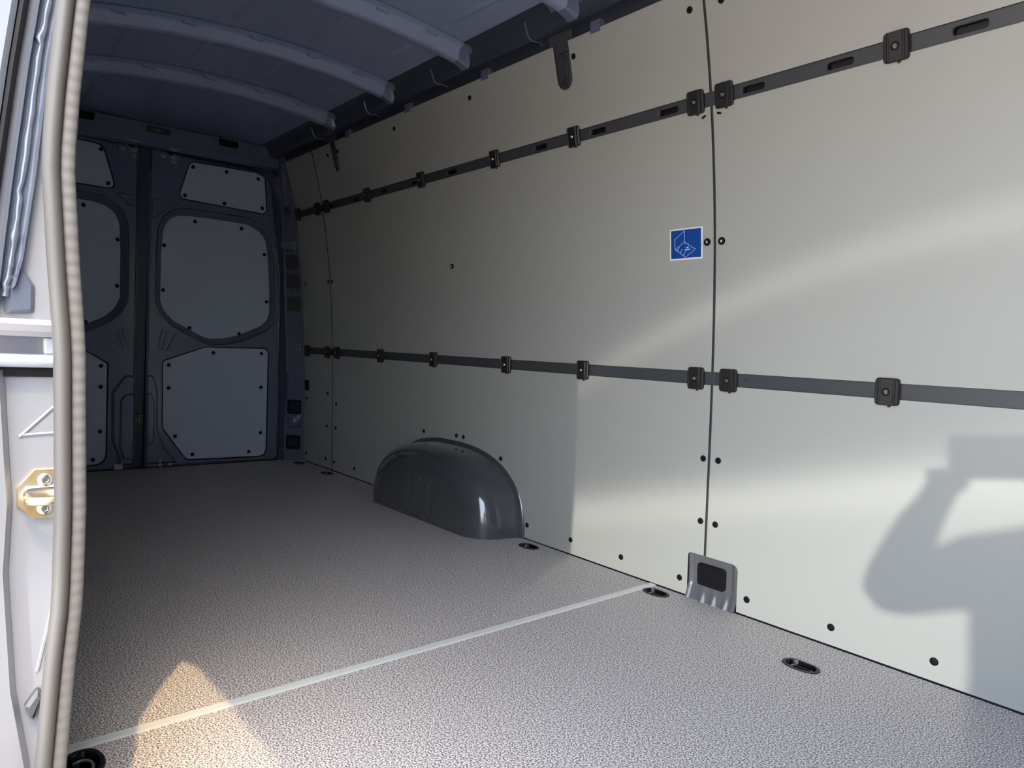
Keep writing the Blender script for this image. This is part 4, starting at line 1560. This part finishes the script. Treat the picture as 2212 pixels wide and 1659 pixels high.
pel = node(body_pt(0, -0.03, 0.90), (0.150, 0.115))
wst = node(body_pt(0, -0.02, 1.04), (0.140, 0.105), pel)
chs = node(body_pt(0, -0.03, 1.17), (0.155, 0.115), wst)
shc = node(body_pt(-0.02, -0.02, 1.29), (0.115, 0.085), chs)
nek = node(body_pt(-0.07, 0.01, 1.35), (0.055, 0.055), shc)
hb = node(body_pt(-0.11, 0.03, 1.44), (0.072, 0.085), nek)
hm = node(body_pt(-0.13, 0.04, 1.52), (0.078, 0.095), hb)
ht_ = node(body_pt(-0.14, 0.02, 1.59), (0.062, 0.075), hm)
node(body_pt(-0.13, 0.138, 1.475), (0.012, 0.014), hm)      # nose
for sgn in (1, -1):
    node(body_pt(-0.13 + 0.088 * sgn, 0.02, 1.48), (0.010, 0.022), hm)   # ears
    hip = node(body_pt(0.095 * sgn, -0.03, 0.83), (0.088, 0.090), pel)
    kne = node(body_pt(0.105 * sgn, 0.00, 0.48), (0.058, 0.060), hip)
    clf = node(body_pt(0.108 * sgn, -0.03, 0.33), (0.052, 0.056), kne)
    ank = node(body_pt(0.110 * sgn, -0.04, 0.09), (0.038, 0.042), clf)
    bal = node(body_pt(0.120 * sgn, 0.08, 0.040), (0.042, 0.036), ank)
    node(body_pt(0.125 * sgn, 0.17, 0.030), (0.034, 0.026), bal)
arms = {1: [Vector((4.265, -2.188, 0.565)), Vector((4.062, -1.985, 0.455)), Vector((4.090, -1.905, 0.575)), at_cam(-0.050, -0.092, -0.030)],
        -1: [body_pt(-0.19, -0.02, 1.23), body_pt(-0.27, 0.16, 1.08), body_pt(-0.20, 0.30, 1.23), at_cam(0.150, -0.095, -0.030)]}
for sgn, (sh, el, mid, wr) in arms.items():
    a0 = node(sh, (0.060, 0.062), shc)
    a1 = node(sh.lerp(el, 0.5), (0.050, 0.050), a0)
    a2 = node(el, (0.041, 0.041), a1)
    a3 = node(mid, (0.039, 0.039), a2)
    a4 = node(wr, (0.024, 0.030), a3)
    bx0 = -0.014 if sgn > 0 else 0.146
    palm = node(at_cam(bx0 - 0.020 * sgn, -0.062, -0.024), (0.016, 0.030), a4)
    for k, ln in enumerate((0.92, 1.0, 0.95, 0.78)):
        base_r = bx0 + (-0.020 + 0.0175 * k) * 1.0
        k0 = node(at_cam(base_r, -0.062, 0.004), (0.0085, 0.0085), palm)
        k1 = node(at_cam(base_r, -0.062 + 0.016 * ln, 0.010), (0.0080, 0.0080), k0)
        node(at_cam(base_r, -0.062 + 0.028 * ln, 0.006), (0.0070, 0.0070), k1)
    t0 = node(at_cam(bx0 + 0.014 * sgn, -0.058, -0.026), (0.0105, 0.0105), palm)
    t1 = node(at_cam(bx0 + 0.024 * sgn, -0.036, -0.022), (0.0092, 0.0092), t0)
    node(at_cam(bx0 + 0.028 * sgn, -0.016, -0.019), (0.0080, 0.0080), t1)
sme = bpy.data.meshes.new('person_skeleton')
sme.from_pydata([tuple(v) for v in sk_v], sk_e, [])
sob = bpy.data.objects.new('person_skeleton', sme)
COL.objects.link(sob)
md = sob.modifiers.new('skin', 'SKIN')
md.use_smooth_shade = True
for i, dt in enumerate(sme.skin_vertices[0].data):
    dt.radius = sk_r[i]
    dt.use_root = (i == 0)
ss = sob.modifiers.new('subd', 'SUBSURF')
ss.levels = 1
ss.render_levels = 1
dg = bpy.context.evaluated_depsgraph_get()
pme = bpy.data.meshes.new_from_object(sob.evaluated_get(dg))
bpy.data.objects.remove(sob, do_unlink=True)
pme.name = 'person_body'
pme.transform(Matrix.Translation(-FOOT))
pme.materials.clear()
for k in ('skin', 'shirt', 'trouser', 'black'):
    pme.materials.append(M[k])
for p_ in pme.polygons:
    c = p_.center
    p_.use_smooth = True
    lat = abs(c.dot(lf))
    if c.z < 0.10:
        p_.material_index = 3
    elif c.z < 0.95:
        p_.material_index = 2 if (c.dot(hd) < 0.2 or c.z < 0.6) else 0
    elif c.z < 1.32 and c.dot(hd) < 0.13:
        p_.material_index = 1
person = empty('person', FOOT)
tag(person, 'person in a dark shirt and grey trousers holding up the phone', 'person')
pbody = bpy.data.objects.new('person_body', pme)
COL.objects.link(pbody)
pbody.parent = person
# short hair as a cap over the skull
hc = body_pt(-0.135, 0.02, 1.545) - FOOT
gv, gf = [], []
for j in range(9):
    a = PI * 0.58 * j / 8
    for i in range(20):
        b = 2 * PI * i / 20
        q = hc + lf * (0.088 * math.sin(a) * math.cos(b)) + hd * (0.104 * math.sin(a) * math.sin(b) - 0.012) + Vector((0, 0, 0.100 * math.cos(a)))
        gv.append(q)
for j in range(8):
    for i in range(20):
        gf.append((j * 20 + i, j * 20 + (i + 1) % 20, (j + 1) * 20 + (i + 1) % 20, (j + 1) * 20 + i))
make('hair', gv, gf, M['hair'], person, angle=80)
